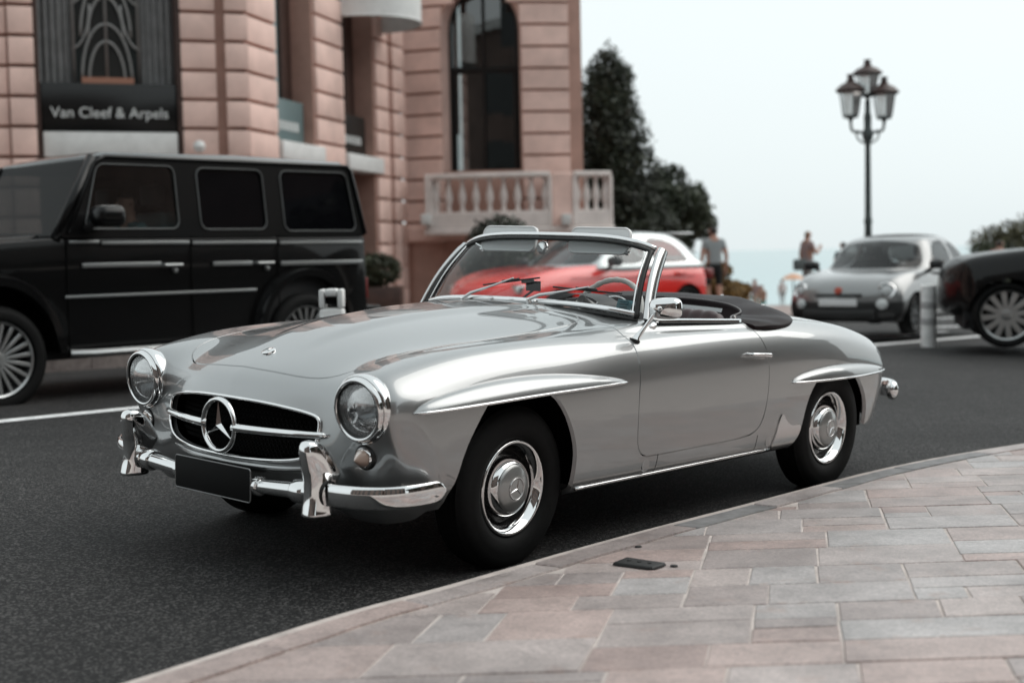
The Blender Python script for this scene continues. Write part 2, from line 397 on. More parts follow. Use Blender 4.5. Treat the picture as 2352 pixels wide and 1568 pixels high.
trunk = smooth_poly([(-2.30, -.3), (-2.30, 0), (-2.30, .35), (-2.34, .43), (-2.5, .47), (-2.9, .45), (-3.15, .41), (-3.26, .35), (-3.29, .2), (-3.29, 0), (-3.29, -.3)], 1)
cockp = [(-.985, -.3), (-.985, .45), (-1.00, .60), (-1.04, .665), (-1.15, .69), (-1.40, .70), (-1.66, .70), (-1.80, .68), (-1.92, .60), (-2.0, .45), (-2.03, .2), (-2.03, -.3)]
grillp = smooth_poly([(-.3, .648), (0, .648), (.2, .643), (.34, .628), (.42, .614), (.445, .603), (.456, .582), (.453, .53), (.436, .482), (.395, .452), (.30, .436), (.16, .428), (0, .427), (-.3, .427)], 1)
fa = sdf_poly(BV[:, [0, 2]], farch); fa = np.where(BV[:, 1] > .55, fa, 1)
fr_ = sdf_poly(BV[:, [0, 2]], rarch); fr_ = np.where(BV[:, 1] > .5, fr_, 1)
fdoor = sdf_poly(BV[:, [0, 2]], door); fdoor = np.where(BV[:, 1] > .5, fdoor, 1)
fhood = sdf_poly(BV[:, :2], hoodp); fhood = np.where(BV[:, 2] > .69, fhood, 1)
ftr = sdf_poly(BV[:, :2], trunk); ftr = np.where(BV[:, 2] > .6, ftr, 1)
fcock = sdf_poly(BV[:, :2], cockp); fcock = np.where(BV[:, 2] > .6, fcock, 1)
fgr = sdf_poly(BV[:, 1:], grillp); fgr = np.where(BV[:, 0] > .55, fgr, 1)
fhl = np.hypot(BV[:, 1] - .66, BV[:, 2] - .655) - .112; fhl = np.where(BV[:, 0] > .55, fhl, 1)
G = .0033
def cut(conds, name, parent, fl=.014, both=True, sgn=1, mt=PAINT):
    V, N, Fc = BV, BN, [tuple(q) for q in BQ]
    vals = np.stack(conds, 1)
    keep = []
    # clip one condition after another; carry remaining values by clipping on interpolated positions
    for k in range(vals.shape[1]):
        fv = vals[:, k]
        M2 = np.concatenate([V, vals], 1); n0 = len(V)
        V4, N4, F4 = clip(M2, np.concatenate([N, np.zeros((len(N), vals.shape[1]))], 1), Fc, fv)
        V, vals, N, Fc = V4[:, :3], V4[:, 3:], N4[:, :3], F4
    N = N / (np.linalg.norm(N, axis=1, keepdims=True) + 1e-12)
    sides = (1, -1) if both else (sgn,)
    if both:                                          # weld both halves on the centre line
        Vm = V * [1, -1, 1]; Nm = N * [1, -1, 1]; mp = []; extra = []; exn = []
        for i in range(len(V)):
            if abs(V[i, 1]) < 1e-6: mp.append(i)
            else: mp.append(len(V) + len(extra)); extra.append(Vm[i]); exn.append(Nm[i])
        Fm = [tuple(mp[i] for i in f[::-1]) for f in Fc]
        V = np.concatenate([V, np.array(extra)]) if extra else V; N = np.concatenate([N, np.array(exn)]) if extra else N
        Fc = list(Fc) + Fm
    elif sgn < 0:
        V = V * [1, -1, 1]; N = N * [1, -1, 1]; Fc = [f[::-1] for f in Fc]
    V, N, Fc, nf = flange(V, N, Fc, fl)
    o = mk(name, V, Fc, mt, parent, smooth=True, normals=N)
    return o
ftail = np.where(BV[:, 0] < -2.78, BV[:, 2] - .284, 1.0)
body = cut([fa, fr_, ftail, fdoor - G, fhood - G, ftr - G, fcock, fgr, fhl], 'body', hero, fl=.02)
hood = cut([-(fhood + G), fcock], 'hood', hero)
trunk_lid = cut([-(ftr + G)], 'trunk_lid', hero)
doors = [cut([-(fdoor + G), fcock], 'door', hero, both=False, sgn=s) for s in (1, -1)]
# ---- chrome and trim
def both(fn):
    for s in (1, -1): fn(s)
def mirror_pts(P, s): return [(p[0], p[1] * s, p[2]) for p in P]
# dark inner boxes, added to block light so that nothing shows through
ub = MB()
ub.box(-2.95, .55, -.62, .62, .25, .30)
ub.box(-.93, -.36, -.70, .70, .26, .80); ub.box(-2.05, -2.0, -.60, .60, .3, .78); ub.box(-3.1, -2.95, -.55, .55, .3, .6)
ub.box(-.36, .5, -.50, .50, .28, .62)
for s in (1, -1):
    ub.box(-1.95, -.93, s * .70, s * .715, .27, .80); ub.box(-2.9, -2.02, s * .54, s * .56, .3, .80)
    ub.box(-.40, .45, s * .56, s * .58, .26, .78)
    ub.box(.43, .46, s * .5, s * .76, .27, .62); ub.box(-.44, -.40, s * .5, s * .79, .26, .78)
    ub.box(-2.04, -2.00, s * .5, s * .80, .26, .74); ub.box(-2.86, -2.83, s * .5, s * .74, .27, .62)
ub.build('underbody_light_block', BLACK, hero)
# grille
grd = mat('grille_mesh', (.006, .006, .006), rough=.7, spec=.2)
gv = []; gf = []
ys = np.linspace(-.44, .44, 45); zs = np.linspace(.43, .645, 12)
gb = MB()
for i in range(len(ys) - 1):
    for j in range(len(zs) - 1):
        yc, zc_ = (ys[i] + ys[i + 1]) / 2 + (.01 if j % 2 else 0), (zs[j] + zs[j + 1]) / 2
        if sdf_poly(np.array([[abs(yc), zc_]]), grillp)[0] > -.006: continue
        x = body_x(yc, zc_) - .055
        gb.tube([(x, yc - .009, zc_ - .008), (x, yc + .009, zc_ + .008)], .0016, 4); gb.tube([(x, yc - .009, zc_ + .008), (x, yc + .009, zc_ - .008)], .0016, 4)
gb.build('grille_mesh', grd, hero, smooth=True)
bk = MB(); bk.box(.545, .56, -.47, .47, .40, .67); bk.build('grille_backing', BLACK, hero)
loop = [p for p in grillp if p[0] > 1e-3]
half = [(p[0], p[1]) for p in loop]
full = half + [(-p[0], p[1]) for p in half[::-1]]
path = [(body_x(y, z) + .004, y, z) for y, z in full]
path = list(spline_pts(path, len(path) * 3, closed=True))
mk('grille_surround', *tube_geo(path, .0075, 8, closed=True), CHROME, hero)
# lower lip roll under the grille
lip = [(body_x(y, .402) + .006 - .02 * (abs(y) / .46) ** 4, y, .404 + .02 * (abs(y) / .46) ** 4) for y in np.linspace(-.46, .46, 31)]
mk('grille_lip', *tube_geo(lip, [.013 * (1 - .6 * (abs(t) ** 6)) for t in np.linspace(-1, 1, 31)], 10), PAINT, hero)
def bar(s):
    P = []; rr = []
    for t in np.linspace(0, 1, 14):
        y = .085 + t * (.495 - .085)
        P.append((.785 - .105 * t ** 1.6 - .012 * (t > .97), s * y, .541 + .002 * t)); rr.append(.0182 * (1 - .22 * t) * (1 if t < .97 else .6))
    V, Fc = tube_geo(P, rr, 12, up=(0, 0, 1)); V = [Vector((v.x, v.y, .541 + (v.z - .541) * .95)) for v in V]
    mk('grille_bar', V, Fc, CHROME, hero)
both(bar)
def star_geo(c, R_, axis_x, depth, wid):
    """three-pointed star, ridge raised; lies in the plane across axis_x"""
    a = Vector(axis_x).normalized(); up = Vector((0, 0, 1)); up = (up - a * up.dot(a)).normalized(); si = up.cross(a)
    c = Vector(c); V = [c + a * depth]; Fc = []
    for k in range(3):
        t = 2 * math.pi * k / 3; d = up * math.cos(t) + si * math.sin(t)
        t2 = t + math.pi / 3; e = up * math.cos(t2) + si * math.sin(t2)
        V += [c + d * R_ + a * depth * .25, c + e * R_ * wid]
    for k in range(3):
        p, n_, pv = 1 + 2 * k, 2 + 2 * k, 2 + 2 * ((k - 1) % 3)
        Fc += [(0, p, n_), (0, pv, p)]
    b = len(V); V.append(c - a * depth * .4)
    for k in range(3):
        p, n_, pv = 1 + 2 * k, 2 + 2 * k, 2 + 2 * ((k - 1) % 3); Fc += [(b, n_, p), (b, p, pv)]
    return V, Fc
st = MB(); st.lathe([(.088, -.006), (.091, .008), (.098, .011), (.105, .006), (.107, -.004), (.104, -.012), (.094, -.014), (.088, -.006)], (.79, 0, .541), (1, 0, 0), 48, cap=False)
st.build('star_ring', CHROME, hero, smooth=True, auto=60)
mk('star', *star_geo((.79, 0, .541), .094, (1, 0, 0), .014, .17), CHROME, hero, smooth=False)
sm = MB(); sm.tube([(.79, 0, .541), (.62, 0, .541)], .02, 10); sm.build('star_mount', BLACK, hero)
# hood badge
bz = body_z(.555, 0); bsl = (body_z(.535, 0) - body_z(.575, 0)) / .04; bn = (bsl / math.hypot(1, bsl), 0, 1 / math.hypot(1, bsl))
hb = MB(); hb.lathe([(0, .004), (.024, .004), (.028, .002), (.029, -.004)], (.555, 0, bz + .003), bn, 28); hb.build('hood_badge', CHROME, hero, smooth=True)
mk('badge_star', *star_geo((.555 + .005 * bn[0], 0, bz + .003 + .005), .021, bn, .003, .2), CHROME_S, hero, smooth=False)
# headlights
LENS = bpy.data.materials.new('headlight_lens'); LENS.use_nodes = True
t_ = LENS.node_tree; b_ = t_.nodes['Principled BSDF']; sock(b_, 'Transmission Weight', 1.0); sock(b_, 'Roughness', .02); sock(b_, 'IOR', 1.3); sock(b_, 'Base Color', (.66, .69, .70, 1))
_tc = t_.nodes.new('ShaderNodeTexCoord'); _wv = t_.nodes.new('ShaderNodeTexWave'); _wv.bands_direction = 'Y'; _wv.inputs['Scale'].default_value = 55; _wv.inputs['Distortion'].default_value = .3; _wv.inputs['Detail'].default_value = 1
_bp = t_.nodes.new('ShaderNodeBump'); _bp.inputs['Strength'].default_value = .55; _bp.inputs['Distance'].default_value = .003; t_.links.new(_tc.outputs['Object'], _wv.inputs['Vector']); t_.links.new(_wv.outputs['Fac'], _bp.inputs['Height']); t_.links.new(_bp.outputs[0], b_.inputs['Normal'])
def headlight(s):
    h = empty('headlight'); h.parent = hero; h.location = (.664, s * .66, .655); h.rotation_euler = (0, R(4), s * R(3))
    def lp(name, prof, m, n=56, auto=70):
        V, Fc = lathe_geo(prof, (0, 0, 0), (1, 0, 0), n, cap=False); return mk(name, V, Fc, m, h, auto=auto)
    lp('headlight_ring', [(.112, -.05), (.1215, -.03), (.1262, -.012), (.1265, .004), (.1225, .013), (.1185, .014), (.117, .017), (.115, .026), (.109, .033), (.1025, .033), (.0985, .029), (.0965, .02), (.0965, .0)], CHROME)
    lp('reflector', [(.097, .012), (.09, -.01), (.078, -.035), (.06, -.06), (.035, -.078), (.008, -.085)], mat('reflector_silver', (.22, .225, .23), rough=.14, metal=1.0))
    lp('ring_groove', [(.1195, .0145), (.1165, .0165), (.1162, .021)], SEAL)
    lp('inner_bezel', [(.0985, .030), (.0945, .026), (.0935, .012)], SEAL)
    n, m = 72, 10; V = []; Fc = []
    for i in range(m + 1):
        r = .0965 * i / m
        for k in range(n): a = 2 * math.pi * k / n; V.append((.046 - .024 * (i / m) ** 2, r * math.cos(a), r * math.sin(a)))
    for i in range(m):
        for k in range(n): Fc.append((i * n + k, i * n + (k + 1) % n, (i + 1) * n + (k + 1) % n, (i + 1) * n + k))
    mk('lens', V, Fc, LENS, h)
    bb = MB(); bb.lathe([(0, .005), (.012, 0), (.016, -.02), (.012, -.04), (.012, -.08)], (0, 0, 0), (1, 0, 0), 14); bb.build('bulb_cap', CHROME_S, h, smooth=True)
both(headlight)
AMB = mat('signal_lens', (.70, .52, .43), rough=.16, trans=.35, spec=.6)
def signal(s):
    g = empty('turn_signal'); g.parent = hero; g.location = (body_x(.664, .484) - .002, s * .664, .484); g.rotation_euler = (0, R(6), s * R(4))
    def lp(name, prof, m):
        V, Fc = lathe_geo(prof, (0, 0, 0), (1, 0, 0), 32, cap=False); return mk(name, V, Fc, m, g, auto=50)
    lp('rubber_base', [(.047, -.02), (.047, .004), (.042, .009), (.037, .008)], SEAL)
    lp('chrome_ring', [(.038, .0), (.038, .012), (.034, .016), (.030, .012)], CHROME)
    pr = []
    for k in range(12):
        u = k / 11; r = .031 * (1 - u ** 1.6); pr.append((max(r, .0005), .012 + .046 * u)); 
        if k < 10: pr.append((max(r - .0015, .0005), .012 + .046 * (u + .03)))
    lp('lens', pr, AMB)
both(signal)
# ---- front bumper
def sweep(path, prof, up=(0, 0, 1), closed_prof=True, scale=None):
    fr = frames(path, up=up); n = len(prof); V = []; Fc = []
    for i, (p, s_, u) in enumerate(fr):
        k = 1 if scale is None else scale[i]
        for (a, b) in prof: V.append(p + s_ * (a * k) + u * (b * k))
    for i in range(len(fr) - 1):
        for k in range(n if closed_prof else n - 1): Fc.append((i * n + k, i * n + (k + 1) % n, (i + 1) * n + (k + 1) % n, (i + 1) * n + k))
    if closed_prof: Fc += [tuple(range(n))[::-1], tuple((len(fr) - 1) * n + k for k in range(n))]
    return V, Fc
bpr = [(.030 * math.cos(a) * (1 if math.cos(a) > 0 else .35), .040 * math.sin(a)) for a in np.linspace(0, 2 * math.pi, 24, endpoint=False)]
# s axis = tangent x up ; path runs far -> near so that s points forward
def bump_half(s):
    pts = [(.780, .50, .357), (.776, .60, .358), (.762, .68, .359), (.736, .755, .361), (.695, .818, .364), (.635, .862, .368), (.555, .884, .372), (.475, .888, .376)]
    P = spline_pts([(p[0], p[1] * s, p[2]) for p in pts], 36)
    if s > 0: P = P[::-1]
    sc = [1.0] * len(P)
    for i in range(4):
        k = [.25, .7, .9, .98][i]
        if s > 0: sc[i] = k
        else: sc[-1 - i] = k
    V, Fc = sweep(P, bpr, scale=sc)
    mk('bumper_end', V, Fc, CHROME, hero, auto=60)
    # tube between overrider and plate
    P2 = [(.79 - .01 * t - .0, s * (.20 + .36 * t), .340 + .018 * t) for t in np.linspace(0, 1, 12)]
    mk('bumper_bar', *tube_geo(P2, [.026 + .006 * t for t in np.linspace(0, 1, 12)], 18), CHROME, hero)
    c = MB(); c.lathe([(.026, -.012), (.036, -.010), (.037, .0), (.036, .010), (.03, .013)], (.788, s * .243, .342), (0.03, s, 0), 24); c.build('bumper_collar', CHROME, hero, smooth=True, auto=50)
    c = MB(); c.lathe([(.034, -.03), (.042, -.02), (.043, .03), (.036, .04)], (.778, s * .475, .352), (0.1, -s, 0), 24); c.build('bumper_sleeve', CHROME, hero, smooth=True, auto=50)
    # overrider: sections up the blade (z, front x, back x, centre y, half width)
    sec = [(.280, .838, .745, .566, .038), (.285, .846, .736, .566, .045), (.305, .843, .736, .565, .044), (.34, .836, .738, .564, .042), (.385, .834, .716, .562, .041), (.42, .838, .692, .560, .041), (.445, .844, .702, .558, .041), (.49, .850, .728, .555, .040), (.52, .850, .755, .553, .037), (.540, .842, .780, .552, .029), (.547, .832, .805, .552, .012)]
    V = []; Fc = []; n = 16
    for (z, x1, x0, yc, hw) in spline_pts(sec, 44):
        cx, hx = (x1 + x0) / 2, (x1 - x0) / 2
        for k in range(n):
            a = 2 * math.pi * k / n; ca, sa = math.cos(a), math.sin(a); e = .62
            V.append((cx + hx * math.copysign(abs(ca) ** e, ca), s * (yc + hw * math.copysign(abs(sa) ** e, sa) * (1.0 if ca < .2 else .82)), z))
    m = len(V) // n
    for i in range(m - 1):
        for k in range(n): Fc.append((i * n + k, i * n + (k + 1) % n, (i + 1) * n + (k + 1) % n, (i + 1) * n + k))
    Fc += [tuple(range(n))[::-1], tuple((m - 1) * n + k for k in range(n))]
    if s < 0: Fc = [f[::-1] for f in Fc]
    mk('overrider', V, Fc, CHROME, hero, auto=50)
    V, Fc = tube_geo([(.766 + .036 * math.cos(a), s * .600, .357 + .046 * math.sin(a)) for a in np.linspace(0, 2 * math.pi, 24, endpoint=False)], .006, 8, closed=True)
    mk('overrider_gasket', V, Fc, SEAL, hero)
both(bump_half)
pl = MB(); pl.box(.818, .824, -.232, .232, .283, .405); pl.build('number_plate', mat('plate_black', (.004, .004, .004), rough=.55, spec=.15), hero, bevel=.010, seg=3)
def rrect(y0, y1, z0, z1, r, n=6):
    P = []
    for (cy, cz, a0) in ((y1 - r, z1 - r, 0), (y0 + r, z1 - r, 90), (y0 + r, z0 + r, 180), (y1 - r, z0 + r, 270)):
        for k in range(n + 1): a = R(a0 + 90 * k / n); P.append((cy + r * math.cos(a), cz + r * math.sin(a)))
    return P
mk('plate_rim', *tube_geo([(.822, y, z) for y, z in rrect(-.233, .233, .282, .406, .012)], .0028, 6, closed=True), mat('dark_steel', (.25, .25, .25), rough=.35, metal=.8), hero)
pb = MB(); pb.box(.77, .818, -.15, .15, .315, .37); pb.build('plate_bracket', BLACK, hero)
# ---- wing brows and sills
def brow(s, x0, x1, zb, H_, Wd, peak):
    n, m = 44, 10; V = []; edge = []
    for i in range(n + 1):
        t = i / n; x = x0 + (x1 - x0) * t; z0 = zb(t)
        sh = (math.sin(math.pi * min(1, max(0, t)) ** peak)) ** .62 if 0 < t < 1 else 0
        yb = body_y(x, z0); wd = Wd * sh; hh = H_ * sh
        for k in range(m + 1):
            a = math.pi / 2 * k / m
            zz = z0 + hh * math.sin(a); yy = body_y(x, zz) if k else yb
            V.append((x, s * (yy - .004 + (wd + .004) * math.cos(a) ** .8), zz))
        V.append((x, s * (yb - .012), z0 - .001)); edge.append((x, s * (yb + wd + .001), z0 + .001))
    q = m + 2; Fc = []
    for i in range(n):
        for k in range(m): Fc.append((i * q + k, i * q + k + 1, (i + 1) * q + k + 1, (i + 1) * q + k))
        Fc.append((i * q, (i + 1) * q, (i + 1) * q + m + 1, i * q + m + 1))
    if s * (x1 - x0) > 0: Fc = [f[::-1] for f in Fc]
    b = mk('wing_brow', V, Fc, PAINT, hero, auto=50)
    mk('brow_strip', *tube_geo(edge, [.0035] + [.0062] * (n - 1) + [.0035], 8), CHROME, b)
both(lambda s: brow(s, .572, -.640, lambda t: .646 + .026 * math.sin(min(1, t * 1.6) * math.pi / 2), .072, .062, .80))
both(lambda s: brow(s, -1.945, -3.03, lambda t: .573 - .012 * t, .066, .055, .82))
def sill(s):
    P = [(x, s * (body_y(x, .262) + .004), .262) for x in np.linspace(-.335, -1.80, 30)]
    mk('sill_strip', *tube_geo(P, .0075, 8), CHROME, hero)
    for x in (-.79, -1.775):
        c = MB(); y = body_y(x, .305); c.lathe([(0, .0035), (.026, .003), (.0285, -.004)], (x, s * (y - .001), .305), (0, s, -.12), 28); c.build('jacking_cap', PAINT, hero, smooth=True)
    for x, za, zb_ in ((-.868, .262, .345), (-1.665, .266, .345)):
        P = [(x - .01 * (z - .3) / .05 * .2, s * (body_y(x, z) + .0002), z) for z in np.linspace(za, zb_, 8)]
        mk('sill_joint', *tube_geo(P, .0016, 5), SEAL, hero)
    # bright stone guard ahead of the rear wheel
    poly = smooth_poly([(-1.805, .262), (-1.83, .33), (-1.85, .405), (-1.868, .43), (-1.885, .425), (-1.92, .385), (-1.97, .362), (-2.03, .362), (-2.066, .36), (-2.056, .315), (-2.025, .275), (-1.98, .258), (-1.9, .252)], 2)
    f_ = -sdf_poly(BV[:, [0, 2]], poly); f_ = np.where((BV[:, 1] > .6) & (np.abs(BN[:, 1]) > .25), f_, -1.0)
    Vg, Ng, Fg = clip(BV, BN, [tuple(q) for q in BQ], f_); Vg = Vg + Ng * .005; Vg, Ng, Fg, _ = flange(Vg, Ng, Fg, .008)
    mk('stone_guard', Vg * [1, s, 1], Fg if s > 0 else [f[::-1] for f in Fg], CHROME_S, hero, normals=Ng * [1, s, 1])
    hd = empty('door_handle'); hd.parent = doors[0 if s > 0 else 1]
    yb = body_y(-1.62, .728)
    hb_ = MB(); hb_.tube([(-1.555, s * (yb + .012), .733), (-1.56, s * (yb + .028), .733), (-1.60, s * (yb + .034), .731), (-1.65, s * (yb + .036), .728), (-1.70, s * (yb + .034), .722)], [.006, .0085, .0085, .009, .012], 10)
    hb_.tube([(-1.67, s * (yb - .01), .715), (-1.672, s * (yb + .034), .722)], [.016, .011], 12); hb_.tube([(-1.556, s * (yb - .01), .733), (-1.556, s * (yb + .02), .733)], .008, 10)
    hb_.build('handle_bar', CHROME, hd, smooth=True, auto=60)
both(sill)
# door top strips
def doortop(s):
    P = [(x, s * y, z) for x, y, z in spline_pts([(-1.02, .702, .901), (-1.2, .716, .896), (-1.4, .722, .888), (-1.6, .722, .880), (-1.665, .717, .877)], 24)]
    V, Fc = sweep(P, [(-.016, -.006), (-.016, .004), (-.008, .009), (.008, .009), (.016, .003), (.017, -.008)]); mk('door_cap', V, Fc, CHROME, doors[0 if s > 0 else 1], auto=40)
    mk('door_cap_seal', *tube_geo([(p[0], p[1] + s * .018, p[2] - .009) for p in P], .0035, 6), SEAL, doors[0 if s > 0 else 1])
    lb = MB(); lb.tube([(-1.655, s * .70, .878), (-1.655, s * .70, .902)], .008, 8); lb.build('door_button', CHROME, doors[0 if s > 0 else 1], smooth=True)
both(doortop)
# ---- wheels
TRD = RUBBER
def wheel_parts(par, name, s, rim_prof=None):
    wv = empty(name); wv.parent = par
    t = MB()
    prof = [(.186, .052), (.192, .066), (.215, .078), (.245, .083), (.252, .081), (.272, .080), (.292, .073), (.306, .062), (.3125, .052)]
    for k in range(5):
        h = .05 - k * .0215; prof += [(.3155, h), (.3155, h - .008), (.309, h - .0095), (.309, h - .013)]
    prof += [(.3125, -.056), (.30, -.07), (.27, -.08), (.23, -.08), (.19, -.06)]
    t.lathe(prof, (0, 0, 0), (0, s, 0), 72, cap=False); ty = t.build('tyre', RUBBER, wv, smooth=True, auto=45)
    r = MB(); r.lathe([(.188, .058), (.1855, .068), (.181, .071), (.174, .068), (.163, .056), (.155, .045), (.151, .036)], (0, 0, 0), (0, s, 0), 64, cap=False); r.build('trim_ring', CHROME, wv, smooth=True, auto=60)
    r = MB(); r.lathe([(.186, .052), (.152, .035), (.150, .008), (.146, -.002), (.135, .004), (.112, .022), (.1, .024), (.06, .02)], (0, 0, 0), (0, s, 0), 64, cap=False); r.build('rim', mat('rim_dark', (.05, .05, .05), rough=.25, metal=.6, coat=.6), wv, smooth=True, auto=50)
    r = MB(); r.lathe([(.118, .018), (.119, .03), (.116, .042), (.108, .056), (.098, .066), (.0945, .0675)], (0, 0, 0), (0, s, 0), 64, cap=False); hc = r.build('hubcap', CHROME, wv, smooth=True, auto=60)
    r = MB(); r.lathe([(.0945, .0672), (.0935, .0690), (.08, .0755), (.05, .083), (.043, .0845), (.042, .0835), (.03, .0855), (0.0005, .0865)], (0, 0, 0), (0, s, 0), 64, cap=False); r.build('hubcap_face', mat('hubcap_paint', (.36, .365, .36), rough=.3, metal=.7, coat=.8), hc, smooth=True, auto=60)
    V, Fc = tube_geo([(.042 * math.cos(a), s * .0850, .042 * math.sin(a)) for a in np.linspace(0, 2 * math.pi, 40, endpoint=False)], .0022, 6, closed=True); mk('hubcap_ring', V, Fc, CHROME, hc)
    mk('hubcap_star', *star_geo((0, s * .0855, 0), .040, (0, s, 0), .004, .13), CHROME, hc, smooth=False)
    return wv
ZW = .305
wh = []
for (x, tr, s, st_) in ((0, .715, 1, 1), (0, .715, -1, 1), (-2.4, .737, 1, 0), (-2.4, .737, -1, 0)):
    wv = wheel_parts(hero, 'wheel', s); wv.location = (x, s * tr, ZW)
    rot = {0: 20, 1: 75}[st_]
    wv.rotation_mode = 'XYZ'
    wv.rotation_euler = (R(-1.2) * s if st_ else 0, R(-14 if st_ else 30) , R(2.8) if st_ else 0)
    wh.append(wv)
# ---- windscreen
def ws_base(u):
    a = abs(u); return Vector((-.888 - .075 * a ** 4, .672 * u, .949 - .012 * a ** 2 - .03 * a ** 4))
def ws_top(u):
    a = abs(u); return Vector((-1.118 - .052 * a ** 4, .592 * u, 1.258 - .008 * a ** 2 - .052 * a ** 5))
def ws(u, t): 
    p = ws_base(u).lerp(ws_top(u), t); return p + Vector((.016 * math.sin(math.pi * t), 0, .012 * math.sin(math.pi * t)))
wind = empty('windscreen'); wind.parent = hero
U_ = np.linspace(-1, 1, 41); T_ = np.linspace(0, 1, 13)
Sg = np.array([[tuple(ws(u, t)) for t in T_] for u in U_]); V, Q = grid_mesh(Sg); mk('glass', V, Q, GLASS, wind)
def ws_line(us, ts, off=(0, 0, 0)): return [tuple(ws(u, t) + Vector(off)) for u, t in zip(us, ts)]
n = 61
top_u = np.linspace(-.985, .985, n)
V, Fc = sweep(ws_line(top_u, [1.0] * n, (-.004, 0, .010)), [(.014 * math.cos(a), .0125 * math.sin(a)) for a in np.linspace(0, 2 * math.pi, 12, endpoint=False)]); mk('header_rail', V, Fc, CHROME, wind)
mk('header_seal', *tube_geo(ws_line(top_u, [.968] * n, (.006, 0, 0)), .0085, 8), SEAL, wind)
V, Fc = sweep(ws_line(np.linspace(-.97, .97, n), [.045] * n, (.004, 0, .0)), [(.008 * math.cos(a), .013 * math.sin(a)) for a in np.linspace(0, 2 * math.pi, 12, endpoint=False)]); mk('lower_rail', V, Fc, CHROME, wind)
mk('lower_seal', *tube_geo(ws_line(np.linspace(-.975, .975, n), [-.012] * n, (.006, 0, -.006)), .009, 8), SEAL, wind)
def pillar(s):
    ts = np.linspace(-.03, 1.03, 22)
    P = [tuple(ws(s * 1.0, t) + Vector((-.016, s * .018, 0))) for t in ts]
    pr = [(.013, -.030), (.026, -.012), (.027, .012), (.016, .030), (-.006, .032), (-.016, .014), (-.014, -.022)]
    fr = frames(P, up=(1, 0, 0)); V = []
    for i, (p, s_, u) in enumerate(fr):
        for k in range(20):
            a = 2 * math.pi * k / 20; w_ = .031 if ts[i] < .97 else .027
            V.append(p + Vector((math.cos(a) * w_ * .95, s * math.sin(a) * .0185, math.cos(a) * w_ * .55)))
    Fc = [(i * 20 + k, i * 20 + (k + 1) % 20, (i + 1) * 20 + (k + 1) % 20, (i + 1) * 20 + k) for i in range(21) for k in range(20)] + [tuple(range(20)), tuple(21 * 20 + k for k in range(20))]
    mk('pillar', V, Fc, CHROME_S, wind, auto=60)
    mk('pillar_seal', *tube_geo([tuple(ws(s * .965, t) + Vector((.006, 0, 0))) for t in np.linspace(.0, .985, 20)], .0125, 8), SEAL, wind)
    mk('pillar_bead', *tube_geo([tuple(ws(s * .94, t) + Vector((.008, 0, 0))) for t in np.linspace(.03, .975, 20)], .0045, 8), CHROME, wind)
    pf = MB(); pf.lathe([(.040, -.012), (.040, .0), (.034, .006), (.028, .010)], tuple(ws(s, 0) + Vector((-.018, s * .016, -.022))), (.25, 0, 1), 20); pf.build('pillar_foot', CHROME_S, wind, smooth=True)
both(pillar)
# sun visors
VIS = mat('visor_vinyl', (.80, .82, .82), rough=.35)
def visor(s):
    P = rrect(.105, .455, 0, .125, .035)
    bk_ = MB(); M_ = Matrix.Translation((-1.135, 0, 1.182)) @ Matrix.Rotation(R(-14), 4, 'Y')
    for (q, mi, inset) in ((P, 0, 0),):
        nn = len(q); V = [M_ @ Vector((-.008, s * y, z)) for y, z in q] + [M_ @ Vector((.008, s * y, z)) for y, z in q]
        bk_.add(V, [tuple(range(nn)), tuple(range(nn, 2 * nn))[::-1]] + [(i, (i + 1) % nn, nn + (i + 1) % nn, nn + i) for i in range(nn)])
    o = bk_.build('sun_visor', VIS, hero, smooth=True, auto=30)
    mk('visor_piping', *tube_geo([tuple(M_ @ Vector((.006, s * y, z))) for y, z in rrect(.108, .452, .003, .122, .034)], .005, 6, closed=True), mat('white_piping', (.8, .8, .8), rough=.3), o)
    hg = MB(); hg.tube([tuple(M_ @ Vector((.0, s * .44, .01))), tuple(ws(s * .80, .93))], .006, 8); hg.lathe([(0, -.012), (.010, -.01), (.010, .01), (0, .012)], tuple(M_ @ Vector((0, s * .45, .008))), (0, 1, 0), 10); hg.build('visor_hinge', CHROME, o, smooth=True)
both(visor)
rv = MB(); rv.lathe([(0, .02), (.02, .018), (.030, .008), (.032, 0), (0, -.002)], (-1.105, -.03, 1.205), (.8, .1, .1), 20); rv.tube([(-1.11, -.03, 1.205), (-1.13, -.01, 1.25)], .004, 6)
for o_ in rv.v: pass
rv.build('rear_view_mirror', CHROME, hero, smooth=True)
# wipers
def wiper(py, tip1, tip2, mid):
    g = empty('wiper'); g.parent = hero; p0 = Vector((-.862, py, body_z(-.862, py) + .012))
    b = MB(); b.lathe([(.014, -.02), (.013, .0), (.010, .012), (.004, .016)], tuple(p0), (.3, 0, 1), 14); b.build('pivot', CHROME, g, smooth=True)
    m = Vector(mid); P = [p0 + Vector((0, 0, .008)), p0.lerp(m, .2) + Vector((.012, 0, .016)), p0.lerp(m, .6) + Vector((.010, 0, .008)), m + Vector((.008, 0, .004))]
    b = MB(); b.tube(P, [.0085, .008, .005, .0035], 8); b.build('wiper_arm', CHROME_S, g, smooth=True)
    t1, t2 = Vector(tip1), Vector(tip2)
    b = MB(); b.tube([t1, t1.lerp(t2, .5) + Vector((.006, 0, 0)), t2], .0045, 6); b.tube([t1.lerp(t2, .35) + Vector((.004, 0, .006)), t1.lerp(t2, .65) + Vector((.004, 0, .006))], .006, 6); b.build('wiper_blade', SEAL, g, smooth=True)
def wsp(y, t, off=.014): 
    u = y / (.672 * (1 - t) + .592 * t); p = ws(u, t); return tuple(p + Vector((off, 0, off * .6)))
wiper(-.32, wsp(-.23, .20), wsp(.10, .33), wsp(-.05, .30))
wiper(.10, wsp(.20, .22), wsp(.56, .245), wsp(.40, .255))
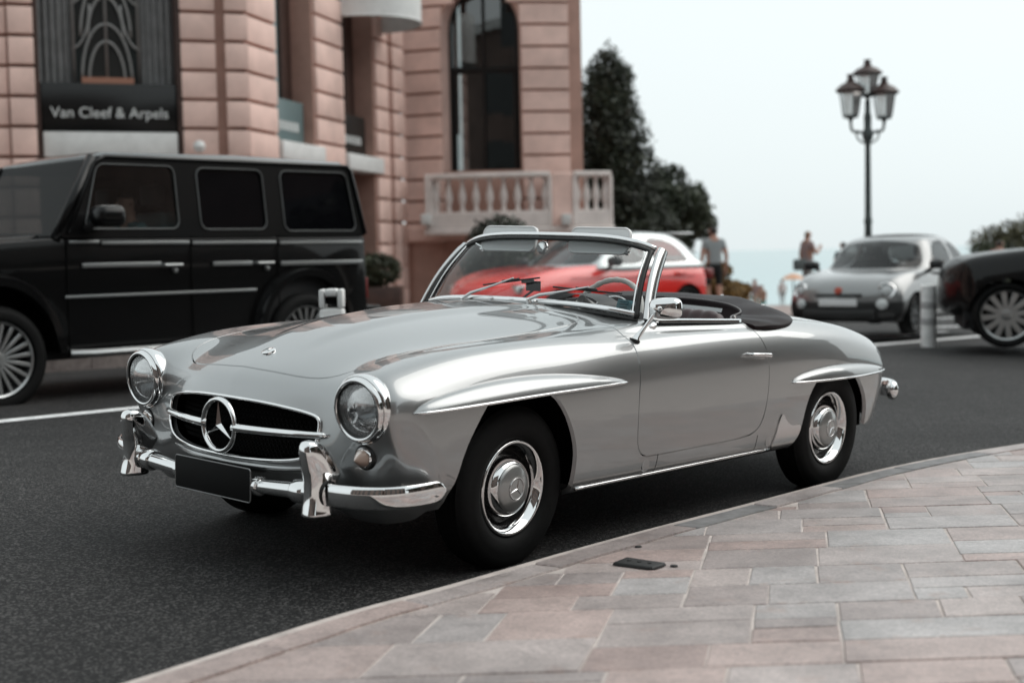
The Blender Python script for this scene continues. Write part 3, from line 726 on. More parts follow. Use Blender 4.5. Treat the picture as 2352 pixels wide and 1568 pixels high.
wn = MB(); wn.lathe([(.009, -.01), (.009, .004), (.013, .006), (.013, .016), (.006, .020)], (-.815, -.09, body_z(-.815, -.09)), (.2, 0, 1), 12); wn.build('washer_jet', CHROME, hero, smooth=True)
# mirror on the near wing
mg = empty('wing_mirror'); mg.parent = hero
bzx, bzy = -.775, .772; zb_ = body_z(bzx, bzy)
b = MB(); b.tube([(bzx, bzy, zb_ - .006), (bzx - .01, bzy + .004, zb_ + .012), (bzx - .035, bzy + .022, zb_ + .05), (bzx - .06, bzy + .045, .935), (-.85, .848, .968)], [.020, .014, .0085, .007, .007], 12); b.build('stalk', CHROME, mg, smooth=True)
b = MB(); b.tube([(bzx + .004, bzy - .002, zb_ - .010), (bzx, bzy, zb_ + .002)], .024, 14); b.build('stalk_gasket', SEAL, mg, smooth=True)
n, m = 28, 9; V = []; Fc = []
Mm = Matrix.Translation((-.868, .856, .966)) @ Matrix.Rotation(R(22), 4, 'Z') @ Matrix.Rotation(R(4), 4, 'X')
for i in range(m + 1):
    a = math.pi / 2 * i / m; k1 = math.cos(a) ** .55 if i < m else .02
    for k in range(n):
        t = 2 * math.pi * k / n; ca, sa = math.cos(t), math.sin(t)
        V.append(Mm @ Vector((.045 * math.sin(a) - .018, .072 * k1 * math.copysign(abs(ca) ** .55, ca), .047 * k1 * math.copysign(abs(sa) ** .55, sa))))
for i in range(m):
    for k in range(n): Fc.append((i * n + k, i * n + (k + 1) % n, (i + 1) * n + (k + 1) % n, (i + 1) * n + k))
Fc.append(tuple(range(n))[::-1]); mk('mirror_head', V, Fc, CHROME, mg, auto=55)
b = MB(); b.lathe([(0, .014), (.010, .01), (.013, 0), (.010, -.01), (0, -.014)], (-.845, .850, .968), (1, 0, 0), 14); b.build('ball_joint', CHROME, mg, smooth=True)
# ---- cockpit
LEA = mat('maroon_leather', (.028, .007, .008), rough=.36, noise=(25, .35), bump=(160, .12, .002))
COV = mat('cover_leather', (.010, .005, .006), rough=.45, spec=.12, noise=(12, .4), bump=(90, .15, .003))
DASH = mat('dash_leather', (.02, .018, .018), rough=.45, bump=(160, .1, .002))
d = MB()
prof = [(-.95, .925), (-.99, .938), (-1.06, .935), (-1.09, .915), (-1.10, .86), (-1.08, .74), (-.98, .70)]
d.prism(prof, 'y', -.60, .60); d.build('dashboard', DASH, hero, bevel=.012)
d = MB(); Vh = []
for i in range(13):
    for k in range(9):
        a = math.pi * i / 12; Vh.append((-.93 - .14 * k / 8, .30 + .17 * math.cos(a), .93 + (.075 * math.sin(a) ** .8) * (1 - .0 * k)))
d.add(Vh, [(i * 9 + k, i * 9 + k + 1, (i + 1) * 9 + k + 1, (i + 1) * 9 + k) for i in range(12) for k in range(8)]); d.build('gauge_hood', DASH, hero, smooth=True)
swg = empty('steering_wheel'); swg.parent = hero; swg.location = (-1.17, .30, .885); swg.rotation_euler = (0, R(-28), 0)
IV = mat('ivory_plastic', (.55, .54, .51), rough=.3)
V, Fc = tube_geo([(0, .20 * math.cos(a), .20 * math.sin(a)) for a in np.linspace(0, 2 * math.pi, 60, endpoint=False)], [.0125 + .0018 * math.sin(k * 60 / 60 * 2.6) for k in range(60)], 10, closed=True); mk('wheel_rim', V, Fc, IV, swg)
V, Fc = tube_geo([(-.025, .125 * math.cos(a), .125 * math.sin(a)) for a in np.linspace(0, 2 * math.pi, 40, endpoint=False)], .005, 8, closed=True); mk('horn_ring', V, Fc, CHROME, swg)
b = MB(); b.lathe([(0, -.03), (.035, -.026), (.045, .0), (.03, .03), (.02, .2)], (-.0, 0, 0), (1, 0, 0), 20); 
for sy in (-1, 1): b.tube([(0, 0, 0), (0, sy * .198, .0)], .009, 8, flat=1.6)
b.build('hub', IV, swg, smooth=True)
def seat(yc):
    g = empty('seat'); g.parent = hero
    def cushion(name, P, m=LEA, rows=8):
        V, Q = grid_mesh(P); mk(name, V, Q, m, g)
    # backrest: rolled top with pleats
    n = 49; ring = []
    prof = [(-1.60, .50), (-1.60, .70), (-1.635, .82), (-1.665, .885), (-1.70, .908), (-1.745, .902), (-1.775, .87), (-1.785, .80), (-1.77, .50)]
    prof = spline_pts(prof, 32)
    S = []
    for i in range(n):
        t = -1 + 2 * i / (n - 1); e = (1 - abs(t) ** 6) ** .5 if abs(t) < 1 else 0
        pl_ = .008 * abs(math.sin(t * math.pi * 3.5)) ** .5
        S.append([(-1.69 + (p[0] + 1.69) * (.55 + .45 * e) * (1 + pl_ * 1.2), yc + .235 * t, .5 + (p[1] - .5) * (.90 + .10 * e) + pl_ * (p[1] > .8)) for p in prof])
    S = np.array(S); V, Q = grid_mesh(S); Q = [tuple(q) for q in Q] + [tuple(range(S.shape[1])), tuple((n - 1) * S.shape[1] + k for k in range(S.shape[1]))]
    mk('backrest', V, Q, LEA, g, auto=60)
    mk('backrest_piping', *tube_geo([(p[0], yc + .2345, p[1]) for p in [(-1.69 + (q[0] + 1.69) * .62, .5 + (q[1] - .5) * .915) for q in prof[8:26]]], .006, 6), LEA, g)
    b = MB(); b.box(-1.62, -1.12, yc - .24, yc + .24, .38, .55); b.build('cushion', LEA, g, bevel=.05, seg=3)
seat(.36); seat(-.36)
fl = MB(); fl.box(-1.94, -.95, -.70, .70, .305, .33); fl.box(-1.95, -1.90, -.60, .60, .33, .70); fl.build('cockpit_lining', DASH, hero)
for s in (1, -1): dp = MB(); dp.box(-1.7, -1.02, s * .66, s * .70, .35, .885); dp.build('door_lining', LEA, hero, bevel=.01)
# folded top under its cover
inn = [(-2.07, 0, .945), (-2.06, .18, .944), (-2.04, .32, .941), (-2.00, .44, .936), (-1.95, .53, .925), (-1.89, .585, .915), (-1.83, .60, .905), (-1.76, .615, .900), (-1.68, .665, .897), (-1.64, .70, .893)]
crs = [(-2.22, 0, .966), (-2.22, .20, .966), (-2.20, .36, .959), (-2.17, .48, .945), (-2.12, .58, .932), (-2.05, .655, .915), (-1.97, .70, .902), (-1.88, .725, .896), (-1.77, .74, .893), (-1.68, .745, .889)]
outr = [(-2.33, 0, .940), (-2.33, .22, .938), (-2.31, .40, .930), (-2.28, .53, .916), (-2.23, .64, .902), (-2.15, .715, .886), (-2.04, .765, .876), (-1.92, .785, .872), (-1.80, .79, .873), (-1.70, .778, .880)]
inn = [(p[0], p[1], p[2] - .020 * min(1, (p[1] / .7) ** 2)) for p in inn]; crs = [(p[0], p[1], p[2] - .020 * min(1, (p[1] / .7) ** 2)) for p in crs]; outr = [(p[0], p[1], max(p[2] - .018 * min(1, (p[1] / .7) ** 2), body_z(p[0], min(p[1], .77)) + .012)) for p in outr]
skirt = [(p[0] * 1.0 - .004, p[1] * 1.004, (body_z(p[0], min(p[1], .775)) - .004)) for p in outr]
low = [(p[0] + .015, p[1] * .985, .86) for p in inn]
low2 = [(p[0] + .03, p[1] * .97, .80) for p in inn]
def dens(P): return spline_pts(P, 54)
rows = [dens(q) for q in (low2, low, [(p[0] + .006, p[1] * .995, p[2] - .014) for p in inn], inn, [tuple(np.array(a) * .6 + np.array(b) * .4 + np.array((0, 0, .004))) for a, b in zip(inn, crs)], crs, [tuple(np.array(a) * .5 + np.array(b) * .5 + np.array((0, 0, .004))) for a, b in zip(crs, outr)], outr, [(p[0] - .006, p[1] * 1.006, p[2] - .010) for p in outr], skirt)]
S = np.array(rows)
rng = np.random.default_rng(3)
for i in range(4, 8):
    ph = np.linspace(0, 9, S.shape[1]); S[i, :, 2] += .006 * np.sin(ph * 2.1 + i * .7) * np.sin(ph * .9)
S = bs_surface(S[:, ::2], 4, 3, fit=.9)
for s in (1, -1):
    Sx = S.copy(); Sx[..., 1] *= s; V, Q = grid_mesh(Sx); Q = Q if s < 0 else Q[:, ::-1]
    nn = Sx.shape[1]; endc = [tuple(i * nn + nn - 1 for i in range(Sx.shape[0]))]
    mk('top_cover', V, [tuple(q) for q in Q] + endc, COV, hero, auto=70)
    mk('cover_piping', *tube_geo([(p[0], p[1] * s, p[2] + .003) for p in dens(inn)], .005, 6), mat('cover_edge', (.10, .09, .09), rough=.4), hero)
for (y, x, z) in ((.22, -2.28, .958), (.55, -2.15, .927), (.30, -2.03, .90), (-.2, -2.03, .9), (-.25, -2.28, .958)):
    stud = MB(); stud.lathe([(0, .006), (.008, .004), (.010, 0)], (x, y, z), (.2, 0, 1), 10); stud.build('cover_stud', mat('pearl_stud', (.7, .7, .7), rough=.2), hero, smooth=True)
tk = MB(); tk.add([(-.965, .535, .992), (-.972, .612, .985), (-.962, .604, .940), (-.955, .528, .946)], [(0, 1, 2, 3)]); tk.build('parking_ticket', mat('teal_paper', (.10, .26, .30), rough=.7), hero)
tkt = MB()
for k, (z, a, b_) in enumerate(((.980, .55, .60), (.970, .548, .598), (.957, .55, .59))): tkt.box(-.957, -.956, a, b_, z - .0015, z + .0015)
tkt.build('ticket_print', mat('ticket_ink', (.02, .06, .08), rough=.7), hero)
ph = MB(); ph.box(-1.052, -1.040, -.075, .01, 1.00, 1.048); ph.box(-1.05, -1.035, -.10, -.03, 1.035, 1.055); ph.tube([(-1.045, -.03, 1.005), (-1.04, -.075, .975), (-1.03, -.10, .95)], .006, 8); ph.build('phone_holder', SEAL, hero, bevel=.004)
# ---- tail
def rbump(s):
    pts = [(-3.44, 0, .425), (-3.44, .25, .425), (-3.42, .45, .425), (-3.385, .60, .426), (-3.33, .68, .427), (-3.25, .735, .428), (-3.18, .752, .428)]
    P = spline_pts([(p[0], p[1] * s, p[2]) for p in pts], 36)
    pr = [(.035 * math.cos(a), .052 * math.sin(a)) for a in np.linspace(0, 2 * math.pi, 20, endpoint=False)]
    sc = [1] * len(P); sc[-1] = .3; sc[-2] = .75; sc[-3] = .93
    V, Fc = sweep(P, pr, scale=sc); mk('rear_bumper', V, Fc, CHROME, hero, auto=60)
both(rbump)
# ================================================================== ground, kerb, pavement, sea
def asphalt():
    m = bpy.data.materials.new('asphalt'); t, b = nodes_of(m); tc = t.nodes.new('ShaderNodeTexCoord')
    def noise(sc, det=3, ro=.6):
        n = t.nodes.new('ShaderNodeTexNoise'); n.inputs['Scale'].default_value = sc; n.inputs['Detail'].default_value = det; n.inputs['Roughness'].default_value = ro
        t.links.new(tc.outputs['Object'], n.inputs['Vector']); return n
    big, grit = noise(.55, 5), noise(90, 4, .75)
    vor = t.nodes.new('ShaderNodeTexVoronoi'); vor.inputs['Scale'].default_value = 120; t.links.new(tc.outputs['Object'], vor.inputs['Vector'])
    cr = t.nodes.new('ShaderNodeValToRGB'); e = cr.color_ramp.elements
    e[0].position = .25; e[0].color = (.004, .004, .0045, 1); e[1].position = .92; e[1].color = (.088, .084, .082, 1)
    e2 = cr.color_ramp.elements.new(.55); e2.color = (.0105, .010, .010, 1)
    t.links.new(vor.outputs['Color'], cr.inputs[0])
    mrb = t.nodes.new('ShaderNodeMapRange'); mrb.inputs[1].default_value = .3; mrb.inputs[2].default_value = .7; mrb.inputs[3].default_value = .55; mrb.inputs[4].default_value = 1.4
    t.links.new(big.outputs['Fac'], mrb.inputs[0])
    vm = t.nodes.new('ShaderNodeVectorMath'); vm.operation = 'SCALE'; t.links.new(cr.outputs[0], vm.inputs[0]); t.links.new(mrb.outputs[0], vm.inputs['Scale'])
    t.links.new(vm.outputs[0], b.inputs['Base Color']); sock(b, 'Roughness', .78); sock(b, 'Specular IOR Level', .35)
    bp = t.nodes.new('ShaderNodeBump'); bp.inputs['Strength'].default_value = .7; bp.inputs['Distance'].default_value = .004
    ad = t.nodes.new('ShaderNodeMath'); ad.operation = 'ADD'; t.links.new(grit.outputs['Fac'], ad.inputs[0]); t.links.new(vor.outputs['Distance'], ad.inputs[1])
    t.links.new(ad.outputs[0], bp.inputs['Height']); t.links.new(bp.outputs[0], b.inputs['Normal']); return m
ASPH = asphalt()
def land(X, Y):
    z = gz(X, Y); far = np.clip((Y - 33) / 9, 0, 1); far = far * far * (3 - 2 * far)
    return z - 1.9 * far
gx = np.concatenate([np.linspace(-70, -12, 20), np.linspace(-11, 11, 89), np.linspace(12, 70, 20)]); gy = np.concatenate([np.linspace(-45, -6, 14), np.linspace(-5, 34, 157), np.linspace(35, 58, 24)])
XX, YY = np.meshgrid(gx, gy, indexing='ij'); V, Q = grid_mesh(np.stack([XX, YY, land(XX, YY)], -1))
tag(mk('road', V, Q, ASPH), kind='structure')
# sea far below the terrace
SEA = mat('sea_water', (.20, .36, .38), rough=.16, spec=.5)
mk_sea = mk('sea', [(-30000, 58, -34), (30000, 58, -34), (30000, 45000, -34), (-30000, 45000, -34)], [(0, 1, 2, 3)], SEA); tag(mk_sea, kind='structure')
cl = MB(); cl.box(-70, 70, 57.9, 58.4, -34, -1.5); tag(cl.build('cliff', mat('cliff_rock', (.2, .17, .14), rough=.9)), kind='structure')
# painted lines, 4 mm proud of the road
PAINTW = mat('road_paint', (.78, .78, .78), rough=.6, noise=(14, .3), bump=(60, .2, .002))
def road_strip(name, P, wid, mt=PAINTW, h=.004, kind='structure'):
    V = []; Fc = []
    for i, (x, y) in enumerate(P):
        a = np.array(P[max(i - 1, 0)]); b = np.array(P[min(i + 1, len(P) - 1)]); d = (b - a) / np.linalg.norm(b - a); nrm = np.array([-d[1], d[0]])
        for s in (-1, 1):
            q = np.array([x, y]) + nrm * s * wid / 2; V.append((q[0], q[1], float(land(q[0], q[1])) + h))
    for i in range(len(P) - 1): Fc.append((2 * i, 2 * i + 1, 2 * i + 3, 2 * i + 2))
    return tag(mk(name, V, Fc, mt, smooth=False), kind=kind)
def ground_at(px, py, zoff=0.0, fn=None):
    """where the sight line to a surveyed point meets the ground"""
    d = ray(px, py); lo, hi = 1.0, 60.0; fn = fn or (lambda x, y: float(land(x, y)))
    for _ in range(60):
        mid = (lo + hi) / 2; p = np.array([0, 0, CAMH]) + d * (mid / d[1])
        if p[2] > fn(p[0], p[1]) + zoff: lo = mid
        else: hi = mid
    return p[:2]
def seg(a, b, n=14): return [tuple(np.array(a) * (1 - t) + np.array(b) * t) for t in np.linspace(0, 1, n)]
a, b = ground_at(0, 968), ground_at(310, 937); dd = (b - a) / np.linalg.norm(b - a)
road_strip('lane_line', seg(a - dd * 8, b + dd * 14, 40), .16)
a, b = ground_at(1990, 794), ground_at(2300, 768); road_strip('stop_line', seg(a - (b - a) * .15, b, 12), .22)
a, b = ground_at(1960, 775), ground_at(2040, 768); road_strip('bay_line', seg(a, b, 6), .12)
a, b = ground_at(2140, 752), ground_at(2235, 748); road_strip('bay_line', seg(a, b, 6), .2)
a, b = ground_at(2100, 735), ground_at(2230, 727); road_strip('bay_line', seg(a, b, 6), .15)
# ---- near pavement: kerb stones and slabs
def zp(X, Y): return .055 - .028 * (Y - 5.1) + .002 * X
kpx = [(60, 1632), (270, 1568), (600, 1462), (800, 1400), (1000, 1348), (1170, 1300), (1300, 1263), (1480, 1214), (1700, 1158), (1890, 1108), (2000, 1080), (2150, 1049), (2352, 1016), (2600, 982)]
KP = np.array([ground_at(x, y, fn=lambda X, Y: zp(X, Y)) for x, y in kpx])
dE = (KP[-1] - KP[-2]) / np.linalg.norm(KP[-1] - KP[-2]); dS = (KP[0] - KP[2]) / np.linalg.norm(KP[0] - KP[2])
KP = np.vstack([[KP[0] + dS * q for q in (6, 4.8, 3.6, 2.6, 1.7, .9, .4)], KP, [KP[-1] + dE * q for q in (.8, 1.7, 2.8, 4, 5.4)]]); KC = spline_pts(KP, 260)
for _ in range(6): KC[1:-1] = KC[1:-1] * .5 + (KC[:-2] + KC[2:]) * .25
dK = np.gradient(KC, axis=0); dK /= np.linalg.norm(dK, axis=1, keepdims=True); NK = np.stack([dK[:, 1], -dK[:, 0]], 1)   # toward the pavement
arc = np.concatenate([[0], np.cumsum(np.linalg.norm(np.diff(KC, axis=0), axis=1))])
def kat(s, off): 
    p = np.array([np.interp(s, arc, KC[:, 0]), np.interp(s, arc, KC[:, 1])]); n = np.array([np.interp(s, arc, NK[:, 0]), np.interp(s, arc, NK[:, 1])]); return p + n * off
GROUT = mat('grout', (.50, .44, .41), rough=.85, noise=(9, .25), bump=(60, .3, .004))
def stone_mat():
    m = bpy.data.materials.new('paving_stone'); t, b = nodes_of(m); tc = t.nodes.new('ShaderNodeTexCoord'); oi = t.nodes.new('ShaderNodeObjectInfo'); geo = t.nodes.new('ShaderNodeNewGeometry')
    def noise(sc, det, ro=.6, co=None):
        n = t.nodes.new('ShaderNodeTexNoise'); n.inputs['Scale'].default_value = sc; n.inputs['Detail'].default_value = det; n.inputs['Roughness'].default_value = ro; t.links.new(geo.outputs['Position'], n.inputs['Vector']); return n
    patch, grain, rust = noise(4.2, 8, .7), noise(80, 6, .8), noise(7, 7, .65)
    cr = t.nodes.new('ShaderNodeValToRGB'); e = cr.color_ramp.elements; e[0].color = (.34, .255, .235, 1); e[1].color = (.40, .375, .37, 1); e[0].position = .0; e[1].position = 1
    for p_, c_ in ((.2, (.42, .325, .30, 1)), (.4, (.31, .265, .255, 1)), (.6, (.44, .37, .35, 1)), (.8, (.36, .315, .305, 1))): q = e.new(p_); q.color = c_
    t.links.new(oi.outputs['Random'], cr.inputs[0])
    mr = t.nodes.new('ShaderNodeMapRange'); mr.inputs[1].default_value = .3; mr.inputs[2].default_value = .7; mr.inputs[3].default_value = .66; mr.inputs[4].default_value = 1.28; t.links.new(patch.outputs['Fac'], mr.inputs[0])
    mr2 = t.nodes.new('ShaderNodeMapRange'); mr2.inputs[1].default_value = .3; mr2.inputs[2].default_value = .7; mr2.inputs[3].default_value = .55; mr2.inputs[4].default_value = 1.45; t.links.new(grain.outputs['Fac'], mr2.inputs[0])
    mu = t.nodes.new('ShaderNodeMath'); mu.operation = 'MULTIPLY'; t.links.new(mr.outputs[0], mu.inputs[0]); t.links.new(mr2.outputs[0], mu.inputs[1])
    vm = t.nodes.new('ShaderNodeVectorMath'); vm.operation = 'SCALE'; t.links.new(cr.outputs[0], vm.inputs[0]); t.links.new(mu.outputs[0], vm.inputs['Scale'])
    rr = t.nodes.new('ShaderNodeMapRange'); rr.inputs[1].default_value = .60; rr.inputs[2].default_value = .75; rr.inputs[3].default_value = 0; rr.inputs[4].default_value = .45; t.links.new(rust.outputs['Fac'], rr.inputs[0])
    mxr = t.nodes.new('ShaderNodeMix'); mxr.data_type = 'RGBA'; mxr.inputs[7].default_value = (.33, .17, .11, 1); t.links.new(rr.outputs[0], mxr.inputs[0]); t.links.new(vm.outputs[0], mxr.inputs[6])
    t.links.new(mxr.outputs[2], b.inputs['Base Color']); sock(b, 'Specular IOR Level', .5)
    r2 = t.nodes.new('ShaderNodeMapRange'); r2.inputs[3].default_value = .28; r2.inputs[4].default_value = .55; t.links.new(grain.outputs['Fac'], r2.inputs[0]); t.links.new(r2.outputs[0], b.inputs['Roughness'])
    bp = t.nodes.new('ShaderNodeBump'); bp.inputs['Strength'].default_value = .35; bp.inputs['Distance'].default_value = .003; t.links.new(grain.outputs['Fac'], bp.inputs['Height']); t.links.new(bp.outputs[0], b.inputs['Normal']); return m
STONE = stone_mat()
# pavement base sheet (bedding and joints) reaches back past the camera
poly = [tuple(kat(q, .004)) for q in np.linspace(.2, arc[-1] - .2, 120)]; poly += [(60, poly[-1][1]), (60, -9), (-60, -9), (-60, poly[0][1])]
pav = tag(mk('pavement', [(x, y, zp(min(max(x, -8), 8), y) - .0032) for x, y in poly], [tuple(range(len(poly)))[::-1]], GROUT, smooth=False), kind='structure')
def slab(P, top, thick, name, parent, bev=.006, mt=STONE, tilt=(0, 0)):
    """P: outline in plan, seen from above anticlockwise; eased top edge"""
    P = np.array(P); c = P.mean(0); n = len(P); Pin = c + (P - c) * (1 - bev / max(.05, np.abs(P - c).max()))
    V = [(x, y, top(x, y) - thick) for x, y in P] + [(x, y, top(x, y) - bev * .7 + tilt[0] * (x - c[0]) + tilt[1] * (y - c[1])) for x, y in P] + [(x, y, top(x, y) + tilt[0] * (x - c[0]) + tilt[1] * (y - c[1])) for x, y in Pin]
    Fc = [(i, (i + 1) % n, n + (i + 1) % n, n + i) for i in range(n)] + [(n + i, n + (i + 1) % n, 2 * n + (i + 1) % n, 2 * n + i) for i in range(n)] + [tuple(range(2 * n, 3 * n))]
    return mk(name, V, Fc, mt, parent, smooth=False)
KDK = mat('grey_kerb_stone', (.20, .195, .195), rough=.6, noise=(14, .35), bump=(80, .3, .003))
rs = random.Random(11); s = .4; KW = .175
KEDGE = mat('kerb_edge_stone', (.075, .072, .071), rough=.7, noise=(30, .35), bump=(80, .3, .003))
while s < arc[-1] - .5:
    ln = rs.uniform(.62, .95); e_ = min(s + ln, arc[-1] - .3); ss = np.linspace(s + .006, e_ - .006, 5)
    P = [kat(q, .058) for q in ss] + [kat(q, KW + rs.uniform(-.004, .004)) for q in ss[::-1]]
    dz = rs.uniform(-.002, .003); slab(P[::-1], lambda x, y, dz=dz: zp(x, y) + .004 + dz, .16, 'kerb_stone', pav, mt=KDK if rs.random() < .25 else STONE)
    P = [kat(q, .0) for q in ss] + [kat(q, .055) for q in ss[::-1]]
    slab(P[::-1], lambda x, y: zp(x, y) - .004, .2, 'kerb_edge', pav, bev=.008, mt=KEDGE)
    s = e_
# slabs: random ashlar by repeated halving, clipped at the kerb
U1, U2 = np.array([1.0, .035]), np.array([.20, .98])
def to_xy(u, v): return U1 * u + U2 * v
rects = []
def split(u0, u1, v0, v1, lvl=0):
    w_, h_ = u1 - u0, v1 - v0
    if (w_ < .60 and h_ < .36 and rs.random() < .7) or (w_ < .36 and h_ < .24) or lvl > 7: rects.append((u0, u1, v0, v1)); return
    if (w_ / .52 > h_ / .36 and w_ > .34) or h_ < .2:
        if w_ < .3: rects.append((u0, u1, v0, v1)); return
        m = u0 + w_ * rs.uniform(.36, .64); split(u0, m, v0, v1, lvl + 1); split(m, u1, v0, v1, lvl + 1)
    else:
        m = v0 + h_ * rs.choice([.34, .42, .5, .58, .66]); split(u0, u1, v0, m, lvl + 1); split(u0, u1, m, v1, lvl + 1)
v = 2.3
while v < 9.5:
    hh = rs.uniform(.5, .72); u = -3.2 + rs.uniform(-.4, .4)
    while u < 4.2:
        ww = rs.uniform(.95, 1.5); split(u, u + ww, v, v + hh); u += ww
    v += hh
def clip_kerb(P):
    P = [np.array(p) for p in P]; c = sum(P) / len(P); i = int(np.argmin(((KC - c) ** 2).sum(1)))
    for j in (max(i - 4, 0), i, min(i + 4, len(KC) - 1)):
        o = KC[j] + NK[j] * (KW + .008); nn = NK[j]; Qp = []
        for k in range(len(P)):
            a, b = P[k], P[(k + 1) % len(P)]; da, db = (a - o) @ nn, (b - o) @ nn
            if da >= 0: Qp.append(a)
            if (da >= 0) != (db >= 0): Qp.append(a + (b - a) * da / (da - db))
        P = Qp
        if len(P) < 3: return None
    return P
def area(P): P = np.array(P); x, y = P.T; return abs((x * np.roll(y, -1) - y * np.roll(x, -1)).sum()) / 2
tiles = []
for (u0, u1, v0, v1) in rects:
    g = rs.uniform(.0025, .0048); j = lambda: rs.uniform(-.003, .003)
    P = [to_xy(u0 + g + j(), v0 + g + j()), to_xy(u1 - g + j(), v0 + g + j()), to_xy(u1 - g + j(), v1 - g + j()), to_xy(u0 + g + j(), v1 - g + j())]
    P = clip_kerb(P)
    if P is None or area(P) < .006: continue
    c = sum(P) / len(P)
    if c[1] < 2.55 or abs(c[0]) > .40 * c[1] + .75: continue
    tiles.append((c[1], P))
tiles.sort(key=lambda t: t[0])
for (_, P) in tiles[:300]:
    dz = rs.uniform(-.0015, .0015); slab(P, lambda x, y, dz=dz: zp(x, y) + dz, .03, 'paving_slab', pav, bev=.004, tilt=(rs.uniform(-.004, .004), rs.uniform(-.004, .004)))
print('tiles', len(tiles))
# small rubber plate and studs lying on the slabs
c4 = [ground_at(x, y, zoff=.012, fn=lambda X, Y: zp(X, Y)) for x, y in ((1405, 1290), (1500, 1302), (1532, 1291), (1438, 1277))]
pb = MB(); Vp = [(x, y, zp(x, y) + .001) for x, y in c4] + [(c[0] + (np.mean([q[0] for q in c4]) - c[0]) * .06, c[1] + (np.mean([q[1] for q in c4]) - c[1]) * .06, zp(*c) + .012) for c in c4]
pb.add(Vp, [(3, 2, 1, 0), (4, 5, 6, 7)] + [(i, (i + 1) % 4, 4 + (i + 1) % 4, 4 + i) for i in range(4)])
RUB = mat('rubber_plate', (.012, .012, .012), rough=.55, noise=(60, .4), bump=(90, .4, .003))
pt = tag(pb.build('ground_plate', RUB, bevel=.004), 'small black rubber plate lying on the pink slabs near the kerb', 'plate')
cm = np.mean(c4, 0)
for k in range(3):
    q = cm + (np.array(c4[1]) - np.array(c4[0])) * (-.25 + .25 * k); sb = MB(); sb.lathe([(.008, 0), (.007, .004), (0, .005)], (q[0], q[1], zp(*q) + .0115), (0, 0, 1), 8); sb.build('bolt', RUB, pt)
for (px_, py_, lb) in ((1466, 1256, 'small dark round stud set in the kerb stone'), (1548, 1300, 'small dark round stud in the slab right of the rubber plate')):
    q = ground_at(px_, py_, fn=lambda X, Y: zp(X, Y)); sb = MB(); sb.lathe([(.014, 0), (.013, .003), (.01, .004), (0, .004)], (q[0], q[1], zp(*q) + .001), (0, 0, 1), 16); tag(sb.build('ground_stud', RUB, smooth=True), lb, 'stud')
# ---- far pavement with granite kerb in front of the building
FK = mat('granite_kerb', (.34, .29, .275), rough=.7, noise=(18, .3), bump=(70, .3, .003)); FP = mat('far_paving', (.30, .235, .215), rough=.65, noise=(4, .2))
a, b = ground_at(110, 856), ground_at(285, 842); dd = np.array([.66, .751]); nn = np.array([-.751, .66]); base = a
fk = []
Sf = np.array([[(*(base + dd * s_ + nn * o), 0) for o in (.16, 1, 3, 8, 20)] for s_ in np.linspace(-14, 30, 50)])
Sf[..., 2] = land(Sf[..., 0], np.minimum(Sf[..., 1], 40)) + .135
V, Q = grid_mesh(Sf); fp = tag(mk('far_pavement', V, Q[:, ::-1], FP), kind='structure')
s_ = -13.5
while s_ < 24:
    P = [base + dd * (s_ + .005), base + dd * (s_ + 1.0 - .005), base + dd * (s_ + .995) + nn * .17, base + dd * (s_ + .005) + nn * .17]
    slab(P, lambda x, y: float(land(x, y)) + .14, .2, 'kerb_stone', fp, bev=.012, mt=FK); s_ += 1.0

# ================================================================== pink stone building with shops
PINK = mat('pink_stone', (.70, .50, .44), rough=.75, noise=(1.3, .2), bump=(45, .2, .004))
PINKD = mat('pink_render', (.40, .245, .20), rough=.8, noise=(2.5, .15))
PINKL = mat('pale_stone', (.70, .64, .61), rough=.7, noise=(3, .12), bump=(45, .2, .004))
DARKW = mat('dark_window_frame', (.012, .013, .013), rough=.35)
WPANE = mat('window_pane', (.03, .035, .035), rough=.05, spec=.8)
CURT = mat('grey_curtain', (.20, .20, .20), rough=.9, noise=(6, .2))
SILL = mat('white_stone_band', (.62, .63, .62), rough=.6, noise=(5, .1))
BROWN = mat('brown_joinery', (.055, .03, .024), rough=.45, noise=(8, .3))
bld = empty('stone_building', 'pink rusticated stone building with shops and a round balcony bay', 'building')
wall = empty('wall'); wall.parent = bld
Z0, CH = .17, .41                                      # first joint and course height
class Seg:
    def __init__(s, a, b):
        s.a = np.array(a, float); s.L = np.linalg.norm(np.array(b) - s.a); s.d = (np.array(b) - s.a) / s.L; s.n = np.array([s.d[1], -s.d[0]])
    def p(s, t, off=0.0): return s.a + s.d * t + s.n * off
    def M(s, t, off, z): 
        q = s.p(t, off); return Matrix(((s.d[0], -s.n[0], 0, q[0]), (s.d[1], -s.n[1], 0, q[1]), (0, 0, 1, z), (0, 0, 0, 1)))   # x along, y inwards
    def box(s, name, t0, t1, z0, z1, o0, o1, m, parent, bevel=0):
        b = MB(); b.box(t0, t1, -o1, -o0, z0, z1, M=s.M(0, 0, 0)); return b.build(name, m, parent, bevel=bevel)
def courses(sg, t0, t1, z0, z1, off=0.0, depth=.10, parent=None, mt=PINK, gj=.025):
    parent = parent or wall
    k0 = math.floor((z0 - Z0) / CH); k1 = math.ceil((z1 - Z0) / CH)
    for k in range(k0, k1):
        a, b = max(z0, Z0 + k * CH + gj), min(z1, Z0 + (k + 1) * CH - gj)
        if b - a > .05: sg.box('stone_block', t0, t1, a, b, off - depth, off, mt, parent, bevel=.010)
ZT = 7.4
CX = (-3.71, 20.1)
SA = Seg((-3.71 - .94 * 8, 20.1 - .34 * 8), CX); SR = Seg(CX, (-1.97, 26.6))
